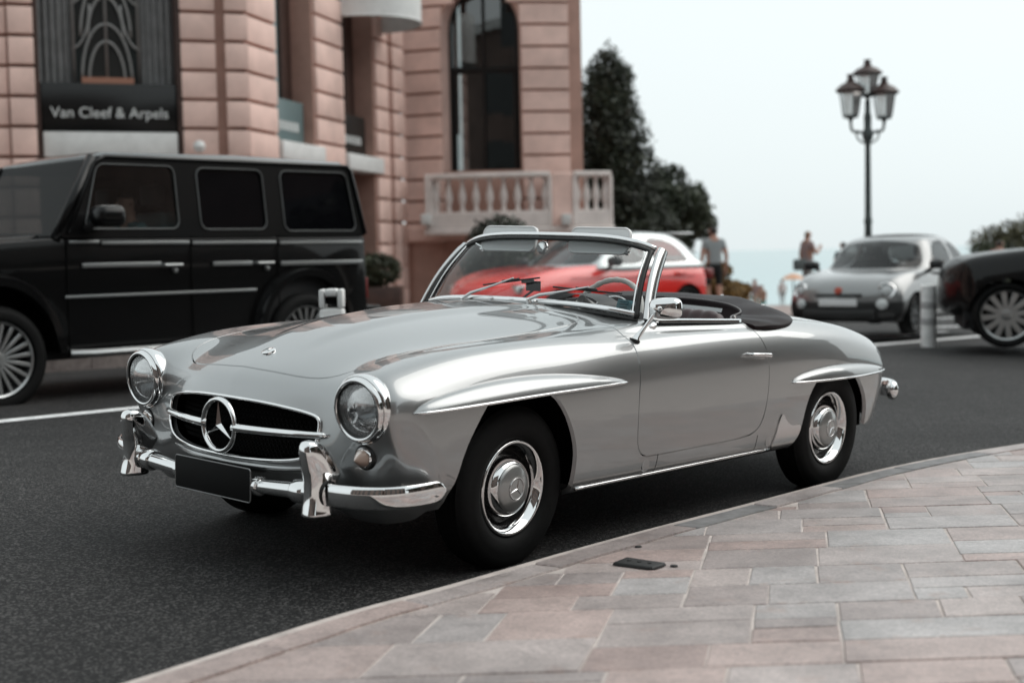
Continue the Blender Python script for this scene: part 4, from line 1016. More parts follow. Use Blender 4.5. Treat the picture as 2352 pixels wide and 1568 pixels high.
# backing walls (the recessed joints)
def tA(px):        # along the left wing for a sight-line column
    r = (px - 1176) / 3180; return (r * SA.a[1] - SA.a[0]) / (SA.d[0] - r * SA.d[1])
def tR(px):
    r = (px - 1176) / 3180; return (r * SR.a[1] - SR.a[0]) / (SR.d[0] - r * SR.d[1])
t1, t2, t3, t4 = tA(104), tA(438), tA(517), tA(538)
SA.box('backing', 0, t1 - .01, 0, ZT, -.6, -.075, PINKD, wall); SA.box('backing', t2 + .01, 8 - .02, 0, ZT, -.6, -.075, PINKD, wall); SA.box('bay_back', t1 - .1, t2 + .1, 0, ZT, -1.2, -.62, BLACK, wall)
courses(SA, 0, t1 - .35, .1, ZT, off=.0); courses(SA, t1 - .33, t1, .1, ZT, off=.06)
courses(SA, t2, t3, .1, ZT, off=.0); courses(SA, t4, 8.0, .1, ZT, off=.07)
# bay with the black shop sign
def zA(py, px=270, D=19.5): return CAMH + (584 + .021 * (1176 - px) - py) / 3180 * D
zs0, zs1 = zA(305), zA(196)
SA.box('bay_side', t1 - .02, t1 + .06, 0, ZT, -.62, -.05, BROWN, bld); SA.box('bay_side', t2 - .06, t2 + .02, 0, ZT, -.62, -.05, BROWN, bld)
sgn = SA.box('shop_sign', t1 + .03, t2 - .03, zs0, zs1, -.20, -.10, mat('sign_black', (.005, .005, .005), rough=.25), None, bevel=.008)
tag(sgn, 'black shop sign board with pale lettering over the left window', 'sign')
def text_mesh(txt, size, name, m, parent, M, extr=.006):
    cu = bpy.data.curves.new(name, 'FONT'); cu.body = txt; cu.size = size; cu.extrude = extr; cu.align_x = 'CENTER'; cu.align_y = 'CENTER'
    to = bpy.data.objects.new(name, cu); COL.objects.link(to); bpy.context.view_layer.update()
    me = bpy.data.meshes.new_from_object(to); bpy.data.objects.remove(to); me.name = name
    o = bpy.data.objects.new(name, me); COL.objects.link(o); me.materials.append(m); o.parent = parent; o.matrix_local = M; return o
LET = mat('sign_letters', (.62, .64, .63), rough=.4)
q = SA.p((t1 + t2) / 2, -.095)
LT = text_mesh('Van Cleef & Arpels', .205, 'lettering', LET, sgn, Matrix(((SA.d[0], 0, SA.n[0], q[0]), (SA.d[1], 0, SA.n[1], q[1]), (0, 1, 0, zs0 + (zs1 - zs0) * .38), (0, 0, 0, 1))))
SA.box('sill_band', t1 + .08, t2 - .08, zs0 - .36, zs0 - .01, -.22, -.04, SILL, bld, bevel=.015)
SA.box('shop_front', t1 + .06, t2 - .06, .1, zs0 - .37, -.5, -.35, BROWN, bld)
# window over the sign: curtains and iron grille
win = empty('window'); win.parent = bld
def folds(sg, name, t0, t1_, z0, z1, off, m, parent, n=7, amp=.035):
    V = []; Fc = []; N_ = n * 8
    for i in range(N_ + 1):
        t = t0 + (t1_ - t0) * i / N_; q = sg.p(t, off + amp * math.sin(i / N_ * n * 2 * math.pi)); V += [(q[0], q[1], z0), (q[0], q[1], z1)]
    for i in range(N_): Fc.append((2 * i, 2 * i + 2, 2 * i + 3, 2 * i + 1))
    return mk(name, V, Fc, m, parent)
ta, tb = tA(192), tA(352)
folds(SA, 'curtain', t1 + .05, ta, zs1 - .02, ZT, -.36, CURT, win, 5); folds(SA, 'curtain', tb, t2 - .05, zs1 - .02, ZT, -.36, CURT, win, 5)
SA.box('pane', ta, tb, zs1, ZT, -.42, -.40, WPANE, win)
IRON = mat('pale_iron', (.24, .24, .235), rough=.4, metal=.3)
gr = empty('iron_grille'); gr.parent = bld
def gpt(t, z): q = SA.p(t, -.30); return (q[0], q[1], z)
tc, hw = (ta + tb) / 2, (tb - ta) / 2
for t in (ta + .03, tc, tb - .03): mk('upright', *tube_geo([gpt(t, zs1), gpt(t, ZT)], .022, 8), IRON, gr)
for k in range(4):
    zb = zs1 + .05 + k * .62
    for rr_, dz in ((.30, .62), (.42, .80)):
        P = [gpt(tc + hw * .72 * math.cos(a) * (rr_ / .42), zb + dz * math.sin(a) * (1 if rr_ > .3 else .9)) for a in np.linspace(0, math.pi, 20)]; mk('arch_bar', *tube_geo(P, .020, 6), IRON, gr)
    for sx in (-1, 1):
        P = [gpt(tc + sx * (hw - hw * .55 * math.sin(a)), zb + .45 + .62 * (1 - math.cos(a))) for a in np.linspace(0, math.pi / 2, 12)]; mk('curved_bar', *tube_geo(P, .018, 6), IRON, gr)
SA.box('window_tray', ta + .12, tb - .12, zs1 - .01, zs1 + .09, -.30, -.16, mat('copper_tray', (.32, .15, .10), rough=.5), bld)
# ---- return wall: pilasters and two shop bays
def zR(py, t): 
    q = SR.p(t); px = 1176 + 3180 * q[0] / q[1]; return CAMH + (584 + .021 * (1176 - px) - py) / 3180 * q[1]
r1, r2, r3, r4, r5 = tR(655), tR(745), tR(806), tR(880), SR.L
SR.box('backing', .02, r1 - .02, 0, ZT, -.6, -.075, PINKD, wall); SR.box('backing', r2 + .02, r3 - .02, 0, ZT, -.6, -.075, PINKD, wall); SR.box('backing', r4 + .02, r5, 0, ZT, -.6, -.075, PINKD, wall)
courses(SR, -.07, r1, .1, ZT, off=.0); courses(SR, r2, r3, .1, ZT, off=.0)
courses(SR, r4, (r4 + r5) / 2 - .08, .1, ZT, off=.0); courses(SR, (r4 + r5) / 2 + .08, r5, .1, ZT, off=.03)
def shop_bay(a, b, zlo, zhi, board, glass_m, lbl, letters):
    SR.box('bay_back', a - .02, b + .02, 0, ZT, -1.1, -.72, BROWN, bld)
    for tt in (a, b): SR.box('reveal', tt - .05, tt + .05, 0, ZT, -.72, -.06, PINKD, bld)
    wn_ = empty('window'); wn_.parent = bld
    SR.box('pane', a + .08, a + (b - a) * .72, zhi, ZT, -.5, -.48, glass_m, wn_); SR.box('frame', a + (b - a) * .72, b - .05, zhi, ZT, -.5, -.42, BROWN, wn_)
    SR.box('frame', a + .05, a + .10, zhi, ZT, -.5, -.44, DARKW, wn_)
    bd = SR.box('shop_sign', a + .05, b - .12, zlo, zhi, -.30, -.20, board, None, bevel=.01); tag(bd, lbl, 'sign')
    n = letters; w_ = (b - a - .5) / n
    for k in range(n): SR.box('letter', a + .20 + k * w_, a + .20 + k * w_ + w_ * .55, zlo + .16, zlo + .30, -.205, -.19, LET, bd)
    SR.box('sill_band', a + .02, b + .16, zlo - .33, zlo - .05, -.3, .06, SILL, bld, bevel=.02)
    SR.box('door_frame', a + .05, a + .5, .1, zlo - .34, -.6, -.5, BROWN, bld); folds(SR, 'door_curtain', a + .1, b - .4, .1, zlo - .34, -.55, CURT, bld, 4, .03)
SKYG = mat('sky_tinted_glass', (.30, .42, .44), rough=.08, spec=.9)  # sky reflection put into the pane colour
shop_bay(r1, r2, zR(325, 1.8), zR(232, 1.8), mat('teal_board', (.115, .17, .175), rough=.3), SKYG, 'teal shop sign board above a white band on the return wall', 7)
shop_bay(r3, r4, zR(352, 4.4), zR(265, 4.4), mat('charcoal_board', (.012, .013, .012), rough=.35), SKYG, 'charcoal shop sign board beneath the rounded white awning', 8)
# rounded awning over the second bay
aw = empty('awning'); tag(aw, 'white rounded canvas awning over the recessed shop bay', 'awning'); V = []; Fc = []; zaw = zR(62, 4.5)
AWN = mat('awning_canvas', (.66, .67, .66), rough=.8, noise=(5, .1))
na, nb = 26, 10
for i in range(na + 1):
    a = math.pi * i / na; ct, so = (r3 + r4) / 2 + .15, .0
    for j in range(nb + 1):
        b = math.pi / 2 * j / nb; t = ct + (r4 - r3) * .62 * math.cos(a) * (1 if j < 2 else math.cos((b - .3) * .75)); o = 1.05 * math.sin(a) * (1 if j < 2 else math.cos((b - .3) * .85)); q = SR.p(t, o); V.append((q[0], q[1], zaw + (.0 if j == 0 else .34 if j == 1 else .34 + .9 * math.sin(b - .15))))
for i in range(na):
    for j in range(nb): Fc.append((i * (nb + 1) + j, (i + 1) * (nb + 1) + j, (i + 1) * (nb + 1) + j + 1, i * (nb + 1) + j + 1))
mk('canopy', V, Fc, AWN, aw)
mk('awning_bar', *tube_geo([V[i * (nb + 1)] for i in range(na + 1)], .02, 6), SILL, aw)
# ---- round bay with arched window
BC = np.array([.10, 31.6]); BR = 5.05
def bow(ang, off=0.0): a = R(ang); return BC + (BR + off) * np.array([math.sin(a), -math.cos(a)])
def ang_of(px, off=0.0):
    best = min(np.linspace(-40, 40, 1601), key=lambda g: abs(1176 + 3180 * bow(g, off)[0] / bow(g, off)[1] - px)); return best
def bow_patch(name, a0, a1, z0, z1, o0, o1, m, parent, n=5, bevel=.02, ztop=None):
    V = []; 
    A = np.linspace(a0, a1, n + 1)
    for a in A:
        for (o, z) in ((o0, z0), (o1, z0), (o1, z1 if ztop is None else ztop(a)), (o0, z1 if ztop is None else ztop(a))): q = bow(a, o); V.append((q[0], q[1], z))
    Fc = [(0, 1, 2, 3), tuple(4 * n + k for k in (3, 2, 1, 0))]
    for i in range(n):
        for k in range(4): Fc.append((4 * i + k, 4 * i + (k + 1) % 4, 4 * i + 4 + (k + 1) % 4, 4 * i + 4 + k))
    b = MB(); b.add(V, Fc); return b.build(name, m, parent, bevel=bevel, seg=1)
aL, aW0, aW1, aP, aR = ang_of(947), ang_of(1028), ang_of(1208), ang_of(1318), ang_of(1347)
print('bow angles', aL, aW0, aW1, aP, aR)
aL -= 1.5
zb0 = CAMH + (583 - 392) / 3180 * 26.9; 
amid, ahw = (aW0 + aW1) / 2, (aW1 - aW0) / 2
zspr = CAMH + (583 - 72) / 3180 * 26.9; archh = .80
def arch_z(a, hw_, add=0.0): u = min(1, abs(a - amid) / hw_); return zspr + (archh + add) * math.sqrt(max(0, 1 - u * u))
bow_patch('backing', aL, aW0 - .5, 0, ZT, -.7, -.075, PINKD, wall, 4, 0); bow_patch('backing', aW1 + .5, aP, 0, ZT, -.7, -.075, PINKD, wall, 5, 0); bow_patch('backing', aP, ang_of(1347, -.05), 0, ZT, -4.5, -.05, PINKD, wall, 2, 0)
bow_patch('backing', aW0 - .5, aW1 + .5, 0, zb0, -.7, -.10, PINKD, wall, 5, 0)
k = 0
for z in np.arange(Z0, ZT, CH):
    a_, b_ = z + .025, z + CH - .025
    if b_ < 1.6: continue
    def edge(sign):
        zm = (a_ + b_) / 2
        if zm < zspr: return aW0 if sign < 0 else aW1
        u = (zm - zspr) / (archh + .02)
        return None if u >= 1.05 else amid + sign * ahw * math.sqrt(max(.0, 1 - min(1, u) ** 2))
    eL, eR = edge(-1), edge(1)
    if b_ <= ZT + .1:
        bow_patch('stone_block', aL, aW0 - .2 if eL is None or zspr > b_ else max(aW0 - .2, eL - .2), a_, b_, -.1, 0, PINK, wall, 3, .01) if eL is not None else bow_patch('stone_block', aL, amid, a_, b_, -.1, 0, PINK, wall, 4, .01)
        bow_patch('stone_block', aW1 + .2 if eR is None or zspr > b_ else min(aW1 + .2, eR + .2), aP, a_, b_, -.1, 0, PINK, wall, 4, .01) if eR is not None else bow_patch('stone_block', amid + .1, aP, a_, b_, -.1, 0, PINK, wall, 4, .01)
bow_patch('backing', aW0 - .6, aW1 + .6, zspr + archh + .02, ZT, -.7, -.075, PINKD, wall, 5, 0)
# window reveals and archivolt
V = []; Fc = []; AA = [(aW0, zb0)] + [(aW0, z) for z in np.linspace(zb0 + .3, zspr, 6)] + [(amid + ahw * math.cos(t), zspr + archh * math.sin(t)) for t in np.linspace(math.pi, 0, 17)[1:-1]] + [(aW1, z) for z in np.linspace(zspr, zb0, 7)]
for (a, z) in AA:
    for o in (-.05, -.62): q = bow(a, o); V.append((q[0], q[1], z))
for i in range(len(AA) - 1): Fc.append((2 * i, 2 * i + 2, 2 * i + 3, 2 * i + 1))
mk('window_reveal', V, Fc, PINK, bld, smooth=False)
V = []; Fc = []
for (a, z) in AA:
    u = a - amid; k_ = 1.0
    for (sc_, o) in ((1.0, -.045), (1.13, -.045), (1.13, -.10)):
        q = bow(amid + u * sc_, o); V.append((q[0], q[1], zspr + (z - zspr) * (sc_ if z > zspr else 1)))
for i in range(len(AA) - 1):
    for k_ in (0, 1): Fc.append((3 * i + k_, 3 * i + 3 + k_, 3 * i + 4 + k_, 3 * i + 1 + k_))
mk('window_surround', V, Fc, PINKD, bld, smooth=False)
aw_ = empty('arched_window'); aw_.parent = bld
bow_patch('pane', aW0, aW1, zb0, 0, -.60, -.58, thin_glass('hall_window_glass', (.55, .58, .58), .06), aw_, 8, 0, ztop=lambda a: arch_z(a, ahw))
def fbar(name, a0, z0, a1, z1, r=.045): q0, q1 = bow(a0, -.55), bow(a1, -.55); mk(name, *tube_geo([(q0[0], q0[1], z0), (q1[0], q1[1], z1)], r, 4), DARKW, aw_, smooth=False)
ztr = CAMH + (583 - 160) / 3180 * 26.9
fbar('transom', aW0, ztr, aW1, ztr, .07); fbar('mullion', amid, zb0, amid, zspr + archh, .03); 
for g in (aW0 + .15, aW1 - .15, aW0 + .9, aW1 - .9): fbar('stile', g, zb0, g, ztr if abs(g - amid) < ahw - .5 else zspr + .2, .05)
mk('frame_arch', *tube_geo([tuple(np.append(bow(a, -.55), z)) for a, z in AA], .05, 6), DARKW, aw_)
for (g0, g1) in ((aW0 + .35, aW0 + 1.5), (aW1 - 1.5, aW1 - .35)):
    V = []; Fc = []
    for i in range(25):
        g = g0 + (g1 - g0) * i / 24; q = bow(g, -.72 + .03 * math.sin(i * 1.6)); V += [(q[0], q[1], zb0 + .75), (q[0], q[1], zspr + .7)]
    for i in range(24): Fc.append((2 * i, 2 * i + 2, 2 * i + 3, 2 * i + 1))
    mk('curtain', V, Fc, CURT, aw_)
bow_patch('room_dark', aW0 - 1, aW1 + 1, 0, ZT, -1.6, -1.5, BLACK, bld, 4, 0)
# lower storey: rendered band and recessed garage front
bow_patch('plinth_band', aL, aR, 1.45, 1.72, -.2, .06, PINK, bld, 10, .02)
aG0, aG1 = ang_of(942), ang_of(1210)
bow_patch('pier', aL - 2, aG0 - .3, .0, 1.5, -.4, .02, PINK, bld, 2, .02); bow_patch('pier', aG1 + .5, aR, 0, 1.5, -.4, .02, PINK, bld, 6, .02)
bow_patch('garage_front', aG0 - .5, aG1 + .8, 0, 1.5, -.7, -.35, mat('garage_red', (.27, .125, .095), rough=.7, noise=(3, .15)), bld, 6, 0)
qa, qb = at(905, 640, 26.2), at(926, 640, 26.2)
pw = MB(); pw.box(qa[0], qb[0], 26.0, 26.4, -.1, CAMH + (589 - 520) / 3180 * 26.2); pw.build('wall_pier', PINK, bld, bevel=.03)
# balcony with balusters
bal = empty('balcony'); bal.parent = bld
zrt, zrb = CAMH + (583 - 398) / 3180 * 26.2, CAMH + (583 - 522) / 3180 * 26.2
b0, b1, b2, b3 = ang_of(990, .55), ang_of(1268, .55), ang_of(1318, .55), ang_of(1404, .55)
def balustrade(a0, a1, nb_, o=.55):
    bow_patch('top_rail', a0 - .1, a1 + .1, zrt - .10, zrt, o - .14, o + .14, PINKL, bal, 8, .02)
    bow_patch('bottom_rail', a0, a1, zrb, zrb + .30, o - .14, o + .12, PINKL, bal, 8, .02)
    for g in (a0, a1): bow_patch('end_post', g - .35, g + .35, zrb, zrt - .08, o - .15, o + .13, PINKL, bal, 1, .015)
    prof = [(.055, 0), (.055, .05), (.035, .07), (.045, .12), (.075, .22), (.07, .30), (.035, .45), (.03, .50), (.055, .52), (.055, .56)]
    hgt = zrt - .10 - zrb - .30; sc_ = hgt / .56
    V, Fc = lathe_geo([(r_, h_ * sc_) for r_, h_ in prof], (0, 0, 0), (0, 0, 1), 12); proto = None
    for g in np.linspace(a0 + .75, a1 - .75, nb_):
        q = bow(g, o)
        if proto is None: proto = mk('baluster', V, Fc, PINKL, bal); bb = proto
        else: bb = proto.copy(); COL.objects.link(bb)
        bb.location = (q[0], q[1], zrb + .30)
balustrade(b0 + .9, b1, 9); balustrade(b2 + .4, b3, 4)
bow_patch('balcony_floor', b0 - .2, b3 + .4, zrb - .12, zrb - .002, -.1, .75, PINKL, bal, 12, .02)
bow_patch('side_post', b0 - .1, b0 + .55, zrb, zrt, -.1, .70, PINKL, bal, 1, .02); bow_patch('side_post', b1 + .36, b2 + .04, zrb, zrt - .02, .1, .66, PINK, bal, 1, .02)
# small white lamps on the wall
for (px, py, D, lb) in ((980, 505, 26.2, 'white box lamp on the wall left of the balcony'), (1300, 505, 26.0, 'white box lamp on the pier between the balcony panels')):
    c = at(px, py, D); b = MB(); b.box(c[0] - .09, c[0] + .09, c[1] - .35, c[1] + .3, c[2] - .10, c[2] + .10); tag(b.build('wall_lamp', SILL, bevel=.02), lb, 'lamp')
c = at(458, 337, 19.6); b = MB(); b.lathe([(0, -.09), (.06, -.07), (.09, 0), (.06, .07), (0, .09)], tuple(c), (0, 0, 1), 16); b.tube([tuple(c), (c[0] - .05, c[1] + .3, c[2])], .02, 6); tag(b.build('wall_lamp', SILL, smooth=True), 'small white globe lamp on the pilaster right of the black sign', 'lamp')
# ================================================================== other vehicles
GBLK = mat('black_paint', (.003, .003, .0032), rough=.4, coat=.38, coat_rough=.02, spec=.1)
TRIMG = mat('satin_trim', (.30, .31, .31), rough=.3, metal=.7)
TRIMD = mat('dark_trim', (.11, .115, .115), rough=.35, metal=.6)
ALLOY = mat('alloy', (.42, .43, .43), rough=.28, metal=.9)
ALLOYD = mat('alloy_black', (.02, .02, .02), rough=.3, metal=.6)
PRIV = mat('privacy_glass', (.003, .003, .004), rough=.03, spec=.4)
TINT = thin_glass('tinted_glass', (.62, .66, .66), .02)
TINTD = thin_glass('dark_screen_glass', (.10, .105, .105), .0, k=.35)
TINT3 = thin_glass('smoked_car_glass', (.55, .58, .58), .0, k=1.0)
TINT2 = thin_glass('clear_car_glass', (.86, .90, .90), .0)
PLASTIC = mat('black_plastic', (.012, .012, .012), rough=.5)
CABIN = mat('cabin_dark', (.012, .012, .013), rough=.7)
def wheel_generic(par, loc, s, r, wd, rim, nsp, alloy=ALLOY, twin=False, steer=0.0, rot=0.0):
    wv = empty('wheel'); wv.parent = par; wv.location = loc; wv.rotation_euler = (0, rot, steer)
    h = wd / 2
    t = MB(); t.lathe([(rim, h * .75), (rim + .012, h * .95), (rim + (r - rim) * .5, h * 1.04), (r - .03, h * .92), (r - .006, h * .72), (r, h * .5), (r, -h * .5), (r - .01, -h * .8), (rim + .02, -h), (rim, -h * .8)], (0, 0, 0), (0, s, 0), 44, cap=False); t.build('tyre', RUBBER, wv, smooth=True, auto=50)
    b = MB(); b.lathe([(rim, h * .78), (rim - .008, h * .86), (rim - .022, h * .80), (rim - .03, h * .4), (rim - .04, -h * .5)], (0, 0, 0), (0, s, 0), 44, cap=False); b.build('rim', alloy, wv, smooth=True, auto=50)
    b = MB(); b.lathe([(rim - .03, -h * .2), (.02, -h * .2)], (0, 0, 0), (0, s, 0), 32, cap=False); b.build('brake_disc', ALLOYD, wv)
    n = nsp
    for k in range(n):
        a = 2 * math.pi * k / n; b = MB(); w0, w1 = (.026, .034) if n <= 12 else (.011, .016); y0 = s * h * .72; y1 = s * h * .45
        ca, sa = math.cos(a), math.sin(a)
        def P(r_, w_, y_): return (ca * r_ - sa * w_, y_, sa * r_ + ca * w_)
        ra, rb_ = .05, rim - .015
        V = [P(ra, -w0, y0), P(ra, w0, y0), P(rb_, w1, y0 * 1.05), P(rb_, -w1, y0 * 1.05), P(ra, -w0, y1), P(ra, w0, y1), P(rb_, w1, y1), P(rb_, -w1, y1)]
        b.add(V, [(0, 1, 2, 3), (7, 6, 5, 4), (0, 4, 5, 1), (1, 5, 6, 2), (2, 6, 7, 3), (3, 7, 4, 0)]); b.build('spoke', alloy, wv, bevel=.004, seg=1)
    b = MB(); b.lathe([(.065, h * .5), (.062, h * .74), (.03, h * .80), (0, h * .80)], (0, 0, 0), (0, s, 0), 24); b.build('hub', alloy, wv, smooth=True, auto=50)
    return wv
def car_matrix(contact, back, tr):
    """contact: ground point under the near front wheel; back: plan direction to the tail; near side = +y"""
    bx, by = back / np.linalg.norm(back); f = np.array([-bx, -by]); l = np.array([-f[1], f[0]]); o = np.array(contact[:2]) - l * tr
    z = contact[2]; return Matrix(((f[0], l[0], 0, o[0]), (f[1], l[1], 0, o[1]), (0, 0, 1, z), (0, 0, 0, 1)))
# ------------------------------------------------------------------ black boxy off-roader
GM = car_matrix((-4.02, 10.62, .035), np.array([.695, .72]), .80) @ Matrix.Scale(1.025, 4)
gw = empty('off_road_car', 'black boxy off-road wagon with tinted windows in front of the shops', 'car', M=GM)
def gy(z): return .895 if z < 1.30 else .895 - .085 * (z - 1.30) / .68
def garch(cx, r, n=14, flat=1.12): return [(cx + r * math.cos(a), .42 + r * flat * max(0, math.sin(a))) for a in np.linspace(0, math.pi, n)]
prof = [(.80, .48), (.80, 1.08), (.72, 1.22), (-.45, 1.30), (-3.60, 1.30), (-3.62, .55)] + [(-3.46, .42)] + [(x, z) for x, z in garch(-2.89, .50)[::-1]] + [(-.56, .42)] + [(x, z) for x, z in garch(0, .50)[::-1]]
b = MB(); b.prism([(x, z) for x, z in prof], 'y', -.885, .885); b.build('body', GBLK, gw, bevel=.02)
b = MB(); b.prism([(.78, 1.10), (.70, 1.25), (-.48, 1.335), (-.55, 1.26)], 'y', -.70, .70); b.build('hood', GBLK, gw, bevel=.03)
for s in (1, -1):
    b = MB(); b.box(.1, .55, s * .62, s * .82, 1.22, 1.31); b.build('fender_indicator', TRIMG, gw, bevel=.03)
b = MB(); b.box(-3.5, .7, -.70, .70, .35, .5); b.box(-3.4, -.5, -.85, .85, .5, 1.22); b.build('floor', CABIN, gw)
RP = [(-.92, 1.955), (-1.02, 1.985), (-2.3, 2.005), (-3.42, 1.985), (-3.50, 1.955)]
b = MB()
V = []; 
for (x, z) in RP: V += [(x, -.80, z - .03), (x, -.74, z), (x, 0, z + .012), (x, .74, z), (x, .80, z - .03), (x, .80, z - .06), (x, -.80, z - .06)]
m_ = 7; Fc = [tuple(range(m_)), tuple((len(RP) - 1) * m_ + k for k in range(m_))[::-1]] + [(i * m_ + k, (i + 1) * m_ + k, (i + 1) * m_ + (k + 1) % m_, i * m_ + (k + 1) % m_) for i in range(len(RP) - 1) for k in range(m_)]
b.add(V, Fc); b.build('roof', mat('roof_sky_sheen_black', (.02, .022, .023), rough=.22, coat=1.0, coat_rough=.03), gw, bevel=.012)  # same black paint; sky highlight put in as a lighter, glossier roof
for s in (1, -1): mk('roof_gutter', *tube_geo([(-.62, s * .905, 1.34), (-.90, s * .835, 1.90), (-1.00, s * .822, 1.945), (-3.45, s * .822, 1.940), (-3.50, s * .83, 1.90), (-3.60, s * .90, 1.32)], .016, 6), TRIMG if False else GBLK, gw)
def rr2(x0, x1, z0, z1, r, sl0=0.0, sl1=0.0, n=5):
    P = []
    for (cx, cz, a0) in ((x1 - r, z1 - r, 0), (x0 + r, z1 - r, 90), (x0 + r, z0 + r, 180), (x1 - r, z0 + r, 270)):
        for k in range(n + 1): a = R(a0 + 90 * k / n); P.append([cx + r * math.cos(a), cz + r * math.sin(a)])
    for p in P:
        u = (p[1] - z0) / (z1 - z0); f = (p[0] - x0) / (x1 - x0); p[0] += u * (sl0 * (1 - f) + sl1 * f)
    return P
def pane_panel(name, outer, hole, s, glass, parent, th=.03):
    """side panel with a rounded window hole, its rim and its glass; outer given as 4 corners"""
    c = np.mean(hole, 0); Oq = []; O = np.array(outer)
    for p in hole:
        d = np.array(p) - c; best = 1e9
        for a, b_ in zip(O, np.roll(O, -1, 0)):
            M2 = np.array([[d[0], a[0] - b_[0]], [d[1], a[1] - b_[1]]])
            if abs(np.linalg.det(M2)) < 1e-9: continue
            t, u = np.linalg.solve(M2, a - c)
            if t > 0 and -1e-6 <= u <= 1 + 1e-6: best = min(best, t)
        Oq.append(c + d * best)
    n = len(hole); V = [(x, s * gy(z), z) for x, z in Oq] + [(x, s * gy(z), z) for x, z in hole] + [(x, s * (gy(z) - th), z) for x, z in hole] + [(x, s * (gy(z) - th), z) for x, z in Oq]
    for ci, (x, z) in enumerate(O): pass
    Fc = [(i, (i + 1) % n, n + (i + 1) % n, n + i) for i in range(n)] + [(n + i, n + (i + 1) % n, 2 * n + (i + 1) % n, 2 * n + i) for i in range(n)] + [(2 * n + i, 2 * n + (i + 1) % n, 3 * n + (i + 1) % n, 3 * n + i) for i in range(n)]
    b = MB(); b.add(V, Fc); fr = b.build(name, GBLK, parent)
    mk('window_glass', [(x, s * (gy(z) - .015), z) for x, z in hole], [tuple(range(n))], glass, fr, smooth=False)
    mk('window_rim', *tube_geo([(x, s * (gy(z) + .004), z) for x, z in hole], .006, 6, closed=True), TRIMD, fr)
for s in (1, -1):
    pane_panel('front_door_frame', [(-.55, 1.30), (-1.72, 1.30), (-1.72, 1.95), (-.92, 1.95)], rr2(-1.62, -.76, 1.37, 1.885, .07, 0, -.16), s, TINT, gw)
    pane_panel('rear_door_frame', [(-1.72, 1.30), (-2.60, 1.30), (-2.60, 1.95), (-1.72, 1.95)], rr2(-2.50, -1.83, 1.365, 1.88, .07), s, PRIV, gw)
    pane_panel('quarter_frame', [(-2.60, 1.30), (-3.60, 1.30), (-3.50, 1.95), (-2.60, 1.95)], rr2(-3.50, -2.69, 1.35, 1.88, .07, .06, 0), s, PRIV, gw)
    yb = s * .895
    for (x0, x1, z, hh, pr_) in ((-.62, -.88, 1.268, .012, .01), (-.9, -1.70, 1.258, .014, .012), (-1.73, -2.58, 1.252, .014, .012), (-2.62, -3.56, 1.245, .014, .012), (.65, .05, 1.10, .019, .02), (-.72, -1.42, 1.085, .018, .02), (-1.92, -2.32, 1.075, .018, .02), (-2.62, -3.55, 1.065, .018, .02), (-.57, -2.36, .845, .011, .012)):
        b = MB(); b.box(x1, x0, min(yb, yb + s * pr_), max(yb, yb + s * pr_), z - hh, z + hh); b.build('trim_strip', TRIMG, gw, bevel=.005)
    for x in (-1.53, -2.45):
        b = MB(); b.tube([(x + .10, yb, 1.075), (x + .09, yb + s * .04, 1.075), (x - .07, yb + s * .045, 1.075), (x - .08, yb, 1.075)], .014, 8); b.lathe([(.022, 0), (.02, .03), (0, .034)], (x - .02, yb, 1.03), (0, s, 0), 14); b.build('door_handle', TRIMG if s > 0 else GBLK, gw, smooth=True)
    for x in (-.60, -1.72, -2.60):
        b = MB(); b.box(x - .004, x + .004, yb - .002, yb + s * .002 + .002, .45, 1.30); b.build('door_gap', BLACK, gw)
    b = MB(); b.tube([(-.58, s * .93, .41), (-.75, s * .97, .405), (-2.2, s * .97, .405), (-2.34, s * .93, .41)], .03, 10); b.build('running_board', ALLOY, gw, smooth=True)
    for (cx, r) in ((0, .53), (-2.89, .53)):
        P = [(cx + r * 1.02, .50)] + [(cx + r * math.cos(a) * 1.0, .44 + r * 1.08 * math.sin(a)) for a in np.linspace(.15, math.pi - .15, 22)] + [(cx - r * 1.04, .42)]
        V = []
        for (x, z) in P:
            k = .90
            V += [(x, s * .88, z), (cx + (x - cx) * 1.0, s * .955, z), (cx + (x - cx) * k, s * .95, .40 + (z - .40) * k), (cx + (x - cx) * k, s * .86, .40 + (z - .40) * k)]
        V2 = []
        for i in range(len(P)):
            V2 += [(V[4 * i][0] + (V[4 * i][0] - cx) * .06, V[4 * i][1], V[4 * i][2] + .03)] + V[4 * i + 1:4 * i + 4]
        Fc = [(4 * i + k, 4 * i + k + 1, 4 * i + 5 + k, 4 * i + 4 + k) for i in range(len(P) - 1) for k in range(3)]
        b = MB(); b.add(V2, Fc); b.build('wheel_flare', GBLK, gw, smooth=True, auto=35)
    for x in (0, -2.89): wheel_generic(gw, (x, s * .80, .40), s, .405, .27, .292, 20, twin=True, rot=.1 + (.2 if x else 0))
    mg_ = empty('door_mirror'); mg_.parent = gw
    b = MB(); b.box(-.98, -.74, min(s * .97, s * 1.18), max(s * .97, s * 1.18), 1.385, 1.545); b.build('mirror_shell', GBLK, mg_, bevel=.06, seg=4)
    b = MB(); b.tube([(-.78, s * .87, 1.37), (-.82, s * .98, 1.42)], .03, 8); b.build('mirror_arm', PLASTIC, mg_, smooth=True)
